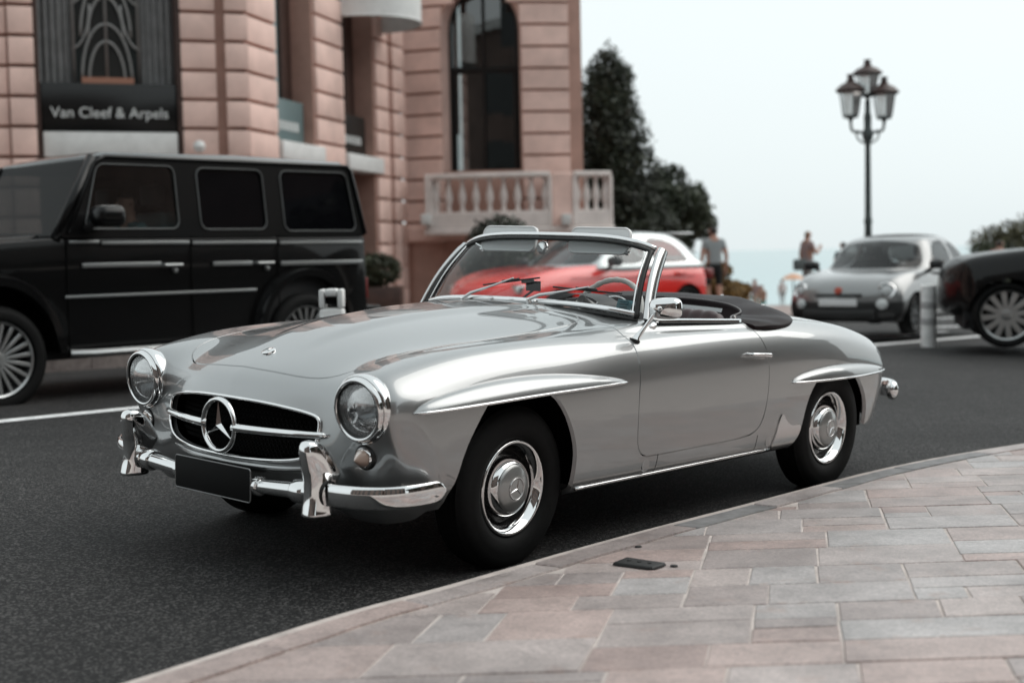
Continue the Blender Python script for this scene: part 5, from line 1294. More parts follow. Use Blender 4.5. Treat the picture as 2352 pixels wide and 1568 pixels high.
# windscreen and pillars
b = MB(); b.add([(-.56, -.80, 1.32), (-.56, .80, 1.32), (-.90, .74, 1.93), (-.90, -.74, 1.93)], [(0, 1, 2, 3)]); b.build('windscreen', TINTD, gw)
for s in (1, -1): mk('pillar', *tube_geo([(-.52, s * .86, 1.28), (-.90, s * .80, 1.94)], .042, 8), GBLK, gw)
b = MB(); b.add([(-3.595, -.86, 1.30), (-3.595, .86, 1.30), (-3.50, .79, 1.95), (-3.50, -.79, 1.95)], [(0, 1, 2, 3)]); b.build('tail_panel', GBLK, gw)
b = MB(); b.lathe([(.0, .0), (.33, 0), (.385, .03), (.395, .10), (.395, .22), (.36, .255), (.2, .27), (0, .27)], (-3.63, -.05, 1.02), (-1, 0, 0), 40); b.build('spare_wheel_cover', mat('cover_grey_black', (.03, .033, .035), rough=.15, coat=1), gw, smooth=True, auto=40)
b = MB(); b.box(-3.80, -3.58, -.88, .88, .50, .66); b.build('rear_bumper', GBLK, gw, bevel=.03)
b = MB(); b.box(.78, .95, -.9, .9, .5, .72); b.box(.78, .84, -.55, .55, .8, 1.12); b.build('front_bumper', GBLK, gw, bevel=.03)
for s in (1, -1): 
    b = MB(); b.lathe([(0, .04), (.08, .03), (.10, 0), (.10, -.04)], (.80, s * .68, .98), (1, 0, 0), 24); b.build('headlight', CHROME, gw, smooth=True)
    b = MB(); b.box(-3.64, -3.60, min(s * .78, s * .87), max(s * .78, s * .87), .72, .92); b.build('tail_light', mat('tail_red', (.16, .012, .010), rough=.2), gw, bevel=.01)
for y in (.38, -.38):
    st_ = empty('seat'); st_.parent = gw
    b = MB(); b.box(-1.78, -1.62, y - .25, y + .25, .75, 1.52); b.build('seat_back', mat('grey_blue_seat', (.07, .10, .105), rough=.6), st_, bevel=.05, seg=3)
    b = MB(); b.box(-1.74, -1.64, y - .14, y + .14, 1.56, 1.76); b.build('headrest', CABIN, st_, bevel=.04, seg=3)
    b = MB(); b.box(-1.7, -1.15, y - .25, y + .25, .72, .9); b.build('seat_base', CABIN, st_, bevel=.05)
b = MB(); b.box(-.98, -.62, -.80, .80, 1.05, 1.33); b.build('dashboard', CABIN, gw, bevel=.04)
mk('steering_wheel', *tube_geo([(-1.10 + .05 * math.sin(a), .38 + .185 * math.cos(a), 1.22 + .18 * math.sin(a)) for a in np.linspace(0, 2 * math.pi, 30, endpoint=False)], .016, 8, closed=True), CABIN, gw)
# ------------------------------------------------------------------ lofted cars
def loft_car(name, label, M, T):
    """T: dict of stations and colours"""
    root = empty(name, label, 'car', M=M)
    W = T['w']; pm = T['paint']
    net = []
    for (x, pc, zt, zs, zm, zl, zu, k) in T['st']:
        ys = [0, .32, .60, .80, .905, .965, 1.0, 1.0, .985, .90]
        zz = [zt, zt - .006, zt - .02, zt - .045 if zt - zs < .3 else (zt + zs) / 2 + .02, zs, (zs * .6 + zm * .4), zm, (zm + zl) / 2, zl, zu]
        zz[3] = zt * .45 + zs * .55 + .03 if zt > zs else zt
        net.append([(x - pc * (y_ ** 2.4), W * k * y_, z_) for y_, z_ in zip(ys, zz)])
    S = bs_surface(net, 9, 8, fit=.7); S[:, 0, 1] = 0; V, Q = grid_mesh(S); Q = Q[:, ::-1]; N = vnormals(V, Q)
    if N[np.argmax(V[:, 2])][2] < 0: Q = Q[:, ::-1]; N = -N
    cm = np.abs(V[:, 1]) < 1e-6; N[cm, 1] = 0; N /= np.linalg.norm(N, axis=1, keepdims=True)
    ra, zc_ = T['arch']
    F0 = [tuple(q) for q in Q]; cond = np.full(len(V), 1.0)
    for ax_ in T['axles']:
        f = np.hypot(V[:, 0] - ax_, V[:, 2] - zc_) - ra; f = np.where(V[:, 2] < zc_, np.abs(V[:, 0] - ax_) - ra, f); f = np.where(V[:, 1] > W * .55, f, 1.0); cond = np.minimum(cond, f)
    def put(nm, V, N, Fc, m, sides=(1, -1), par=root, fl=.02):
        if not len(Fc): return
        Vs, Ns, Fs = [], [], []
        for s in sides:
            o = sum(len(v) for v in Vs); Vs.append(V * [1, s, 1]); Ns.append(N * [1, s, 1]); Fs += [tuple(i + o for i in (f if s > 0 else f[::-1])) for f in Fc]
        V2, N2, F2 = np.concatenate(Vs), np.concatenate(Ns), Fs
        if fl: V2, N2, F2, _ = flange(V2, N2, F2, fl)
        return mk(nm, V2, F2, m, par, normals=N2)
    Vb, Nb, Fb = clip(V, N, F0, cond)
    if T.get('bumper'):
        fb = np.minimum(T['bumper'][0] + .10 * np.clip((Vb[:, 0] - .1) / .5, 0, 1) * 0 - Vb[:, 2], Vb[:, 0] - T['bumper'][1]); v4, n4, f4 = clip(Vb, Nb, Fb, fb); put('front_bumper', v4, n4, f4, T['bumper'][2]); Vb, Nb, Fb = clip(Vb, Nb, Fb, -fb)
    put('body', Vb, Nb, Fb, pm)
    # greenhouse
    gnet = []
    for (x, pc, zr, ze, wb, wr) in T['gh']:
        zb = T['belt'](x) if callable(T['belt']) else T['belt']
        col = [(0, zr), (.45, zr - .006), (.80, zr - .03), (1.0, ze)]
        row = [(x - pc * (u ** 2.2), wr * u, z) for u, z in col]
        for t in (.33, .66, 1.0): row.append((x - pc * (1 + .1 * t), wr + (wb - wr) * t ** .85, ze + (zb - ze) * t))
        row.append((x - pc * 1.1, wb - .01, zb - .08)); gnet.append(row)
    S = bs_surface(gnet, 12, 10, fit=.75); S[:, 0, 1] = 0; V, Q = grid_mesh(S); Q = Q[:, ::-1]; N = vnormals(V, Q)
    if N[np.argmax(V[:, 2])][2] < 0: Q = Q[:, ::-1]; N = -N
    cm = np.abs(V[:, 1]) < 1e-6; N[cm, 1] = 0; N /= np.linalg.norm(N, axis=1, keepdims=True)
    F0 = [tuple(q) for q in Q]; fr = np.full(len(V), 1.0); panes = []
    for poly in T['side_win']:
        f = sdf_poly(V[:, [0, 2]], smooth_poly(poly, 2)); f = np.where(N[:, 1] > .35, f, 1.0); panes.append(('side_window', f)); fr = np.minimum(fr, f)
    f = sdf_poly(V[:, 1:], smooth_poly(T['screen'], 2)); f = np.where((V[:, 0] > T['xs']) & (N[:, 0] > .05), f, 1.0); panes.append(('windscreen', f)); fr = np.minimum(fr, f)
    f = sdf_poly(V[:, 1:], smooth_poly(T['back'], 2)); f = np.where((V[:, 0] < T['xb']) & (N[:, 0] < -.05), f, 1.0); panes.append(('rear_window', f)); fr = np.minimum(fr, f)
    Vb, Nb, Fb = clip(V, N, F0, fr)
    if T.get('roof_mat'):
        zroof = T['roof_z']; v4, n4, f4 = clip(Vb, Nb, Fb, zroof - Vb[:, 2]); put('cabin_frame', v4, n4, f4, T.get('arch_mat', pm)); v4, n4, f4 = clip(Vb, Nb, Fb, Vb[:, 2] - zroof); put('roof', v4, n4, f4, T['roof_mat'], fl=0)
    else: put('cabin_frame', Vb, Nb, Fb, T.get('arch_mat', pm))
    for nm, f in panes:
        v4, n4, f4 = clip(V, N, F0, -(f + .004))
        v4 = v4 - n4 * .006
        if nm == 'side_window':
            for s in (1, -1): put(nm, v4, n4, f4, T.get('glass', TINT), (s,), fl=0)
        else: put(nm, v4, n4, f4, T.get('glass', TINT), fl=0)
    b = MB(); b.box(T['axles'][1] - .45, T['axles'][0] + .45, -W * .82, W * .82, .2, T['floor']); b.box(T['axles'][1] + .45, T['axles'][0] - .40, -W * .93, W * .93, .22, T['floor']); b.build('floor', CABIN, root)
    for s in (1, -1):
        for i, ax_ in enumerate(T['axles']): wheel_generic(root, (ax_, s * (W - T['tw'] / 2 - .012), T['r']), s, T['r'], T['tw'], T['rim'], T['nsp'], T.get('alloy', ALLOY), steer=(T.get('steer', 0) if i == 0 else 0), rot=T.get('rot', 0))
    for y in (.36, -.36):
        st2 = empty('seat'); st2.parent = root; xx = T['seat_x']
        b = MB(); b.box(xx - .14, xx, y - .24, y + .24, T['floor'], T['floor'] + .50); b.build('seat_back', CABIN, st2, bevel=.05, seg=2)
        b = MB(); b.box(xx - .12, xx - .03, y - .13, y + .13, T['floor'] + .53, T['floor'] + .71); b.build('headrest', CABIN, st2, bevel=.04, seg=2)
    return root
def add_mirror(root, x, y, z, s, shell, sz=(.16, .20, .13)):
    g = empty('door_mirror'); g.parent = root; y0, y1 = sorted((s * y, s * (y + sz[1])))
    b = MB(); b.box(x - sz[0] / 2, x + sz[0] / 2, y0, y1, z, z + sz[2]); b.build('mirror_shell', shell, g, bevel=.05, seg=3)
    b = MB(); b.tube([(x, s * (y - .06), z - .05), (x, s * (y + .05), z + .03)], .028, 8); b.build('mirror_arm', PLASTIC, g, smooth=True)
# red hatchback with silver roof arch
RED = mat('red_paint', (.78, .022, .015), rough=.2, coat=1.0, coat_rough=.02)
sock(RED.node_tree.nodes['Principled BSDF'], 'Coat IOR', 1.55)
ARCHS = mat('silver_arch', (.55, .57, .57), rough=.25, metal=.7, coat=.6)
ht = dict(w=.87, paint=RED, arch=(.345, .31), axles=(0, -2.47), r=.31, tw=.2, rim=.22, nsp=10, belt=lambda x: .91 + .02 * (-x) / 3, floor=.62, seat_x=-1.55, glass=TINT, arch_mat=ARCHS,
 st=[(.74, .25, .28, .27, .26, .25, .24, .93), (.80, .28, .38, .36, .33, .30, .26, .95), (.80, .28, .55, .52, .45, .36, .24, .97), (.76, .28, .68, .64, .52, .38, .22, .98), (.60, .2, .78, .72, .58, .38, .21, .985), (.30, .08, .87, .80, .62, .38, .2, .995), (-.1, .02, .925, .86, .64, .37, .2, 1.0), (-.55, .0, .955, .89, .65, .36, .2, 1.0), (-1.2, 0, .95, .91, .66, .36, .2, 1.0), (-1.9, 0, .96, .93, .68, .36, .2, 1.0), (-2.5, -.0, .97, .94, .69, .38, .21, .995), (-2.9, -.08, .96, .90, .68, .42, .25, .97), (-3.08, -.2, .88, .82, .66, .46, .3, .94), (-3.13, -.26, .66, .62, .55, .44, .32, .92), (-3.08, -.25, .42, .40, .38, .36, .3, .90)],
 gh=[(-.42, .30, .93, .92, .80, .66), (-.75, .22, 1.13, 1.10, .82, .64), (-1.10, .12, 1.33, 1.28, .83, .60), (-1.45, .03, 1.405, 1.345, .83, .575), (-2.0, 0, 1.42, 1.36, .83, .57), (-2.45, -.03, 1.385, 1.33, .83, .56), (-2.75, -.08, 1.27, 1.22, .82, .58), (-2.95, -.12, 1.08, 1.05, .80, .64), (-3.06, -.14, .94, .93, .77, .68)],
 side_win=[[(-.95, .95), (-1.20, 1.14), (-1.48, 1.285), (-1.72, 1.305), (-1.72, .955)], [(-1.79, .955), (-1.79, 1.31), (-2.15, 1.30), (-2.42, 1.20), (-2.55, 1.0), (-2.5, .965)]],
 screen=[(-.3, .955), (.55, .955), (.70, .97), (.60, 1.20), (.50, 1.325), (-.3, 1.36)], xs=-1.45, back=[(-.3, 1.02), (.5, 1.02), (.55, 1.2), (.48, 1.31), (-.3, 1.33)], xb=-2.5)
hc_ = at(1360, 740, 13.6); RM = car_matrix((.58, 19.35, -.02), np.array([.766, .643]), .76) @ Matrix.Scale(1.06, 4)
red = loft_car('hatchback_car', 'red hatchback with silver roof arch parked behind the silver roadster', RM, ht)
for s in (1, -1):
    add_mirror(red, -.92, .86, .93, s, PLASTIC)
    b = MB(); b.tube([(-1.50, s * .862, .80), (-1.52, s * .90, .80), (-1.66, s * .90, .80), (-1.68, s * .862, .80)], .018, 8); b.build('door_handle', RED, red, smooth=True)
    b = MB(); b.tube([(-2.22, s * .862, .81), (-2.24, s * .90, .81), (-2.38, s * .90, .81), (-2.40, s * .862, .81)], .018, 8); b.build('door_handle', RED, red, smooth=True)
    b = MB(); b.box(-3.09, -2.88, min(s * .62, s * .80), max(s * .62, s * .80), .70, .86); b.build('tail_light', mat('tail_red', (.16, .012, .010), rough=.2), red, bevel=.03)
    b = MB(); b.box(.40, .62, min(s * .52, s * .76), max(s * .52, s * .76), .60, .72); b.build('headlight', CHROME_S, red, bevel=.03)
    mk('crease', *tube_geo([(x, s * (.868 + (.004 if -2.7 < x < .2 else -.0)), .775 + .012 * math.sin((x + 1.2) * 1.2)) for x in np.linspace(-.2, -2.6, 20)], .006, 6), mat('red_crease_shade', (.2, .006, .006), rough=.3), red)  # shade along the body crease put into a darker red line
b = MB(); b.box(-2.98, -2.52, -.50, .50, 1.355, 1.385); b.build('roof_spoiler', ARCHS, red, bevel=.012)
# small grey city car facing the camera
GREY = mat('grey_paint', (.23, .235, .235), rough=.3, coat=1.0, metal=.5); DG = mat('dark_roof_fabric', (.02, .02, .02), rough=.7)
ft = dict(w=.815, paint=GREY, arch=(.335, .30), axles=(0, -2.30), r=.30, tw=.195, rim=.215, nsp=10, alloy=ALLOYD, belt=lambda x: .92, floor=.60, seat_x=-1.35, glass=TINT3, bumper=(.50, .36, mat('dark_bumper', (.03, .03, .03), rough=.4)), roof_mat=DG, roof_z=1.44, steer=.05,
 st=[(.58, .22, .24, .235, .23, .22, .2, .90), (.66, .24, .32, .31, .29, .27, .22, .93), (.69, .25, .48, .46, .40, .32, .22, .95), (.68, .25, .62, .58, .48, .34, .21, .96), (.63, .24, .73, .68, .54, .36, .2, .965), (.48, .2, .84, .77, .58, .36, .2, .975), (.2, .12, .91, .84, .61, .36, .2, .99), (-.1, .05, .945, .88, .62, .36, .2, 1.0), (-.5, .0, .96, .91, .63, .36, .2, 1.0), (-1.1, 0, .95, .92, .64, .36, .2, 1.0), (-1.8, 0, .95, .92, .64, .36, .2, 1.0), (-2.3, -.05, .94, .90, .64, .36, .2, .99), (-2.6, -.15, .90, .84, .62, .38, .22, .96), (-2.74, -.22, .78, .72, .56, .4, .25, .93), (-2.76, -.22, .5, .48, .44, .38, .26, .9)],
 gh=[(-.18, .30, .94, .935, .74, .60), (-.42, .24, 1.13, 1.10, .77, .60), (-.70, .14, 1.34, 1.29, .78, .575), (-1.0, .04, 1.455, 1.39, .79, .55), (-1.5, 0, 1.485, 1.42, .79, .54), (-2.0, -.04, 1.44, 1.375, .78, .54), (-2.35, -.1, 1.27, 1.22, .76, .56), (-2.55, -.14, 1.08, 1.05, .74, .6), (-2.66, -.15, .94, .93, .70, .6)],
 side_win=[[(-.68, .955), (-.85, 1.12), (-1.06, 1.32), (-1.3, 1.375), (-1.55, 1.375), (-1.55, .955)], [(-1.63, .96), (-1.63, 1.37), (-1.85, 1.33), (-2.1, 1.17), (-2.2, 1.0), (-2.15, .965)]],
 screen=[(-.3, .965), (.52, .965), (.66, .98), (.60, 1.18), (.50, 1.355), (-.3, 1.405)], xs=-1.05, back=[(-.3, 1.0), (.5, 1.0), (.5, 1.2), (.42, 1.33), (-.3, 1.37)], xb=-2.1)
fc = at(2092, 768, 18.2); bk_dir = np.array([.60, .80])
FM = car_matrix((fc[0], fc[1], fc[2]), bk_dir, .72) @ Matrix.Diagonal((1.0, 1.0, .90, 1.0))
fiat = loft_car('city_car', 'small grey city car with black roof facing left beside the white bollard', FM, ft)
for s in (1, -1):
    add_mirror(fiat, -.50, .80, .95, s, PLASTIC)
    hl = empty('headlight'); hl.parent = fiat
    def fl_(nm, prof_, c, m): b = MB(); b.lathe(prof_, c, (.93, s * .35, .12), 24); b.build(nm, m, hl, smooth=True)
    fl_('lamp_ring', [(.115, -.06), (.118, .0), (.105, .02), (.09, .01)], (.52, s * .60, .66), CHROME); fl_('lamp_lens', [(.09, .005), (.06, .022), (0, .03)], (.52, s * .60, .66), mat('lamp_white', (.55, .57, .57), rough=.12))
    fl_('lower_lamp', [(.075, -.05), (.075, .01), (.05, .03), (0, .035)], (.585, s * .56, .47), mat('lamp_white', (.5, .5, .5), rough=.12))
    b = MB(); b.box(-1.68, -1.50, min(s * .81, s * .83), max(s * .81, s * .83), .76, .79); b.build('door_handle', PLASTIC, fiat, bevel=.006)
b = MB(); b.box(.60, .705, -.26, .26, .44, .54); b.build('number_plate', mat('plate_white', (.7, .7, .7), rough=.5), fiat, bevel=.006)
b = MB(); b.lathe([(.055, 0), (.05, .02), (0, .028)], (.665, 0, .665), (1, 0, .25), 20); b.build('front_badge', mat('badge_red', (.40, .06, .03), rough=.3), fiat, smooth=True)
b = MB(); b.box(.55, .70, -.50, .50, .25, .40); b.build('lower_grille', PLASTIC, fiat, bevel=.03); b = MB(); b.box(.60, .695, -.32, .32, .575, .62); b.build('upper_grille', PLASTIC, fiat, bevel=.015)
# black sport utility at the right edge
st = dict(w=.96, paint=GBLK, arch=(.41, .37), axles=(0, -2.87), r=.365, tw=.25, rim=.285, nsp=12, belt=lambda x: 1.06, floor=.7, seat_x=-1.7, glass=PRIV, rot=.12,
 st=[(.60, .30, .36, .35, .34, .33, .3, .94), (.68, .32, .46, .44, .40, .36, .28, .95), (.69, .33, .66, .62, .52, .4, .26, .965), (.67, .32, .84, .78, .62, .42, .25, .975), (.60, .26, .96, .88, .68, .44, .25, .985), (.42, .12, 1.04, .95, .72, .44, .25, .995), (0, .04, 1.09, 1.01, .74, .44, .25, 1.0), (-.5, 0, 1.12, 1.06, .75, .42, .25, 1.0), (-1.2, 0, 1.1, 1.07, .76, .42, .25, 1.0), (-2.0, 0, 1.1, 1.08, .76, .42, .25, 1.0), (-2.8, 0, 1.1, 1.08, .78, .44, .26, 1.0), (-3.4, -.1, 1.1, 1.05, .8, .48, .3, .97), (-3.65, -.2, 1.0, .95, .76, .52, .35, .94), (-3.7, -.22, .6, .58, .52, .46, .36, .92)],
 gh=[(-.45, .30, 1.08, 1.07, .88, .74), (-.8, .2, 1.3, 1.26, .9, .72), (-1.2, .1, 1.53, 1.47, .9, .68), (-1.6, .02, 1.62, 1.55, .91, .66), (-2.3, 0, 1.64, 1.57, .91, .66), (-2.9, -.03, 1.61, 1.54, .9, .66), (-3.3, -.08, 1.45, 1.4, .89, .68), (-3.55, -.1, 1.1, 1.09, .86, .7)],
 side_win=[[(-1.05, 1.10), (-1.3, 1.3), (-1.6, 1.48), (-1.95, 1.51), (-1.95, 1.10)], [(-2.03, 1.1), (-2.03, 1.52), (-2.8, 1.50), (-2.9, 1.1)]], screen=[(-.3, 1.1), (.65, 1.1), (.75, 1.12), (.6, 1.5), (-.3, 1.56)], xs=-1.6, back=[(-.3, 1.15), (.6, 1.15), (.6, 1.45), (-.3, 1.5)], xb=-3.0)
sc_ = at(2310, 797, 15.6); SM = car_matrix((sc_[0], sc_[1], sc_[2]), np.array([.97, -.24]), .83)
suv = loft_car('sport_utility_car', 'black sport utility car cut off by the right picture edge', SM, st)
for s in (1, -1): add_mirror(suv, -.95, .95, 1.1, s, PLASTIC)
# ================================================================== trees, lamp, bollards, people
def leaf_mat(name, c, var=.5):
    m = bpy.data.materials.new(name); t, b = nodes_of(m); geo = t.nodes.new('ShaderNodeNewGeometry'); n = t.nodes.new('ShaderNodeTexNoise'); n.inputs['Scale'].default_value = 1.4; n.inputs['Detail'].default_value = 4
    t.links.new(geo.outputs['Position'], n.inputs['Vector']); mr = t.nodes.new('ShaderNodeMapRange'); mr.inputs[1].default_value = .3; mr.inputs[2].default_value = .7; mr.inputs[3].default_value = 1 - var; mr.inputs[4].default_value = 1 + var
    rnd = t.nodes.new('ShaderNodeMath'); rnd.operation = 'MULTIPLY_ADD'; rnd.inputs[1].default_value = .7; rnd.inputs[2].default_value = .65; t.links.new(geo.outputs['Random Per Island'], rnd.inputs[0])
    mu = t.nodes.new('ShaderNodeMath'); mu.operation = 'MULTIPLY'; t.links.new(n.outputs['Fac'], mr.inputs[0]); t.links.new(mr.outputs[0], mu.inputs[0]); t.links.new(rnd.outputs[0], mu.inputs[1])
    vm = t.nodes.new('ShaderNodeVectorMath'); vm.operation = 'SCALE'; vm.inputs[0].default_value = c; t.links.new(mu.outputs[0], vm.inputs['Scale']); t.links.new(vm.outputs[0], b.inputs['Base Color']); sock(b, 'Roughness', .6); return m
DKLEAF = leaf_mat('dark_foliage', (.022, .030, .016)); MDLEAF = leaf_mat('mid_foliage', (.035, .045, .022)); YELEAF = leaf_mat('dry_foliage', (.24, .15, .05)); OLLEAF = leaf_mat('olive_foliage', (.07, .065, .025))
BARK = mat('bark', (.06, .045, .035), rough=.9, noise=(9, .4), bump=(30, .5, .01))
def leaves(pts, nrm, size, rng):
    n = len(pts); a = rng.normal(size=(n, 3)) + nrm * .8; a /= np.linalg.norm(a, axis=1, keepdims=True); r = rng.normal(size=(n, 3)); u = np.cross(a, r); u /= np.linalg.norm(u, axis=1, keepdims=True) + 1e-9; v = np.cross(a, u)
    s = size * rng.uniform(.6, 1.4, size=(n, 1)); V = np.stack([pts - u * s * .45, pts - v * s, pts + u * s * .45, pts + v * s], 1).reshape(-1, 3)
    return V, np.arange(4 * n).reshape(n, 4)
def tree(name, label, cat, base, clumps, n, size, leaf, seed, trunk=None, group=None):
    """clumps: list of (centre xyz, radii xyz) relative to base"""
    rng = np.random.default_rng(seed); o = empty(name, label, cat, group=group, loc=base); w_ = np.array([c[1][0] * c[1][1] + c[1][0] * c[1][2] for c in clumps]); w_ = w_ / w_.sum(); P = []; Nn = []
    for (c, r), k in zip(clumps, (w_ * n).astype(int)):
        d = rng.normal(size=(k, 3)); d /= np.linalg.norm(d, axis=1, keepdims=True); rad = 1 - .35 * rng.random((k, 1)) ** 2 + rng.normal(0, .07, (k, 1))
        P.append(np.array(c) + d * rad * np.array(r)); Nn.append(d)
    V, Q = leaves(np.concatenate(P), np.concatenate(Nn), size, rng); mk('crown', V, Q, leaf, o, smooth=False)
    if trunk:
        h, r0 = trunk; mk('trunk', *tube_geo([(0, 0, -.1), (.03, .02, h * .3), (-.03, .0, h * .65), (.02, -.02, h)], [r0, r0 * .8, r0 * .6, r0 * .3], 10), BARK, o)
        for k in range(6):
            a = k * 1.05; z = h * (.35 + .1 * k); mk('limb', *tube_geo([(0, 0, z), (math.cos(a) * .35, math.sin(a) * .35, z + .25), (math.cos(a) * .8, math.sin(a) * .8, z + .55)], [r0 * .4, r0 * .28, r0 * .1], 6), BARK, o)
    return o
def cone_clumps(h, rb, n, seed, z0=.3):
    rg = random.Random(seed); C_ = []
    for i in range(n):
        u = rg.random() ** .75; z = z0 + (h - z0) * u; r = rb * (1 - u) ** .72 * rg.uniform(.75, 1.1) + .12; a = rg.uniform(0, 2 * math.pi); q = r * rg.uniform(.35, .8)
        C_.append(((math.cos(a) * q, math.sin(a) * q, z), (r * .55 + .15, r * .55 + .15, .35 + .25 * (1 - u))))
    return C_ + [((0, 0, h), (.16, .16, .4))]
def ball_clumps(c, r, n, seed, sq=1.0):
    rg = random.Random(seed); C_ = []
    for i in range(n):
        d = Vector((rg.gauss(0, 1), rg.gauss(0, 1), rg.gauss(0, 1))).normalized(); q = r * rg.uniform(.45, .8); C_.append(((c[0] + d.x * q, c[1] + d.y * q, c[2] + d.z * q * sq), (r * rg.uniform(.28, .42),) * 2 + (r * rg.uniform(.25, .36),)))
    return C_
def gpos(px, D): x = (px - 1176) / 3180 * D; return (x, D, float(land(x, D)))
def zpx(px, py, D): return CAMH + (584 + .021 * (1176 - px) - py) / 3180 * D
b_ = gpos(1408, 31.5); h_ = zpx(1405, 130, 31.5) - b_[2]
tree('conifer_tree', 'tall dark pointed conifer behind the right end of the building', 'tree', b_, cone_clumps(h_ * .985, 1.5, 110, 3), 42000, .06, DKLEAF, 1, (h_ * .8, .2))
b_ = gpos(1512, 33.5); h_ = zpx(1540, 350, 33.5) - b_[2]
tree('round_tree', 'lower rounded dark green tree beside the pointed conifer', 'tree', b_, ball_clumps((.15, 0, h_ * .60), 1.25, 26, 5, .95) + ball_clumps((-.5, 0, h_ * .45), 1.2, 18, 6), 32000, .065, MDLEAF, 2, (h_ * .6, .16))
b_ = gpos(1155, 23.0); h_ = zpx(1155, 500, 23.0) - b_[2]
tp = tree('topiary_bush', 'clipped round dark bush in front of the balcony', 'bush', b_, [((0, 0, h_ - .52), (.55, .55, .52)), ((0, 0, h_ - .8), (.62, .62, .55)), ((0, 0, .5), (.5, .5, .5))], 9000, .05, DKLEAF, 4, (h_ * .6, .06))
b_ = gpos(868, 24.2)
sh = tree('potted_shrub', 'low dark shrub in a planter by the shop doorway', 'plant', b_, [((0, 0, 1.0), (.42, .32, .28)), ((-.35, 0, .95), (.3, .3, .22))], 3500, .045, MDLEAF, 7)
pb = MB(); pb.box(-.6, .45, -.3, .3, 0, .72); pb.build('planter', BROWN, sh, bevel=.03)
# shrubs at right and dry bush by the man
for (px, D, r, hz, leaf, lb, sd_) in ((2335, 34, 1.25, 1.30, OLLEAF, 'olive green bush at the right edge behind the black car', 11), (2262, 33, .8, .95, MDLEAF, 'low green bush left of the olive bush at the right edge', 12), (2113, 34, .55, 1.38, YELEAF, 'yellow flowering bush above the roof of the grey city car', 13), (2192, 35, .38, 1.2, YELEAF, 'small yellow bush right of the grey city car', 14), (1640, 30, .62, .62, YELEAF, 'tall dry grass clump behind the man in the grey shirt', 15), (1688, 30.5, .36, .45, YELEAF, 'narrow dry grass clump right of the man in the grey shirt', 16)):
    b_ = gpos(px, D); tree('shrub', lb, 'bush', b_, ball_clumps((0, 0, hz), r, 16, sd_, .8) + [((0, 0, hz * .5), (r * .8, r * .8, hz * .5))], 5200, .06, leaf, sd_)
hg = gpos(2330, 32); hb = MB(); rng = np.random.default_rng(8); P = rng.uniform([-3.2, -.5, 0], [3.5, .5, .95], (6500, 3)); V, Q = leaves(P, rng.normal(size=P.shape), .06, rng); ho = empty('hedge', 'clipped dark hedge behind the black car at the right edge', 'hedge', loc=hg); mk('foliage', V, Q, MDLEAF, ho, smooth=False)
# street lamp
LAMPG = mat('lamp_post_green', (.06, .075, .075), rough=.5, noise=(8, .3)); LROOF = mat('lantern_roof', (.05, .028, .024), rough=.45); LGL = thin_glass('lantern_glass', (.80, .83, .83), .25)
D = 27.0; b_ = gpos(1997, D); lp = empty('street_lamp', 'tall street lamp post with three glass lanterns', 'street lamp', loc=b_); m2 = D / 3180
zt = lambda py: zpx(1997, py, D) - b_[2]
prof = [(.20, 0), (.20, .25), (.14, .3), (.13, .8), (.10, .9), (.075, 1.1), (.068, 1.8), (.085, 1.85), (.064, 1.95), (.052, zt(330)), (.10, zt(322)), (.11, zt(306)), (.07, zt(298)), (.075, zt(270)), (.055, zt(262)), (.05, zt(235))]
mk('post', *lathe_geo(prof, (0, 0, 0), (0, 0, 1), 16), LAMPG, lp)
def lantern(x, y, zb, zt_, name='lantern'):
    g = empty(name); g.parent = lp; g.location = (x, y, zb); H_ = zt_ - zb
    def lp_(nm, pr, m, n=6, sm=False): V, Fc = lathe_geo(pr, (0, 0, 0), (0, 0, 1), n); mk(nm, V, Fc, m, g, smooth=sm, auto=30 if sm else None)
    lp_('base', [(.03, -.06), (.05, 0), (.20 * .75, .02), (.20 * .75, .07), (.05, .08)], LAMPG)
    V, Fc = lathe_geo([(.15, .07), (.215, H_ * .60)], (0, 0, 0), (0, 0, 1), 6, cap=False); mk('glass', V, Fc, LGL, g, smooth=False)
    for k in range(6):
        a = 2 * math.pi * k / 6; s_ = Vector((1, 0, 0)).cross(Vector((0, 0, 1))); mk('glazing_bar', *tube_geo([(math.sin(a) * .152, -math.cos(a) * .152, .07), (math.sin(a) * .217, -math.cos(a) * .217, H_ * .60)], .010, 5), LAMPG, g)
    lp_('roof', [(.245, H_ * .585), (.30, H_ * .64), (.285, H_ * .66), (.20, H_ * .76), (.10, H_ * .82), (.07, H_ * .86), (.08, H_ * .90), (.04, H_ * .92), (.08, H_ * .985), (.07, H_), (0, H_)], LROOF, 12, True)
lantern(0, 0, zt(228), zt(143)); lantern(-40 * m2, -.05, zt(276), zt(176)); lantern(36 * m2, -.05, zt(280), zt(183)); 
for sx in (-40, 36): mk('arm', *tube_geo(spline_pts([(0, 0, zt(318)), (sx * .45 * m2, -.02, zt(306)), (sx * .9 * m2, -.04, zt(303)), (sx * 1.0 * m2, -.05, zt(285)), (sx * m2, -.05, zt(277))], 20), .028, 8), LAMPG, lp)
for sx in (-1, 1): mk('scroll', *tube_geo(spline_pts([(0, 0, zt(335)), (sx * .16, 0, zt(325)), (sx * .22, 0, zt(310)), (sx * .12, 0, zt(306))], 14), .018, 6), LAMPG, lp)
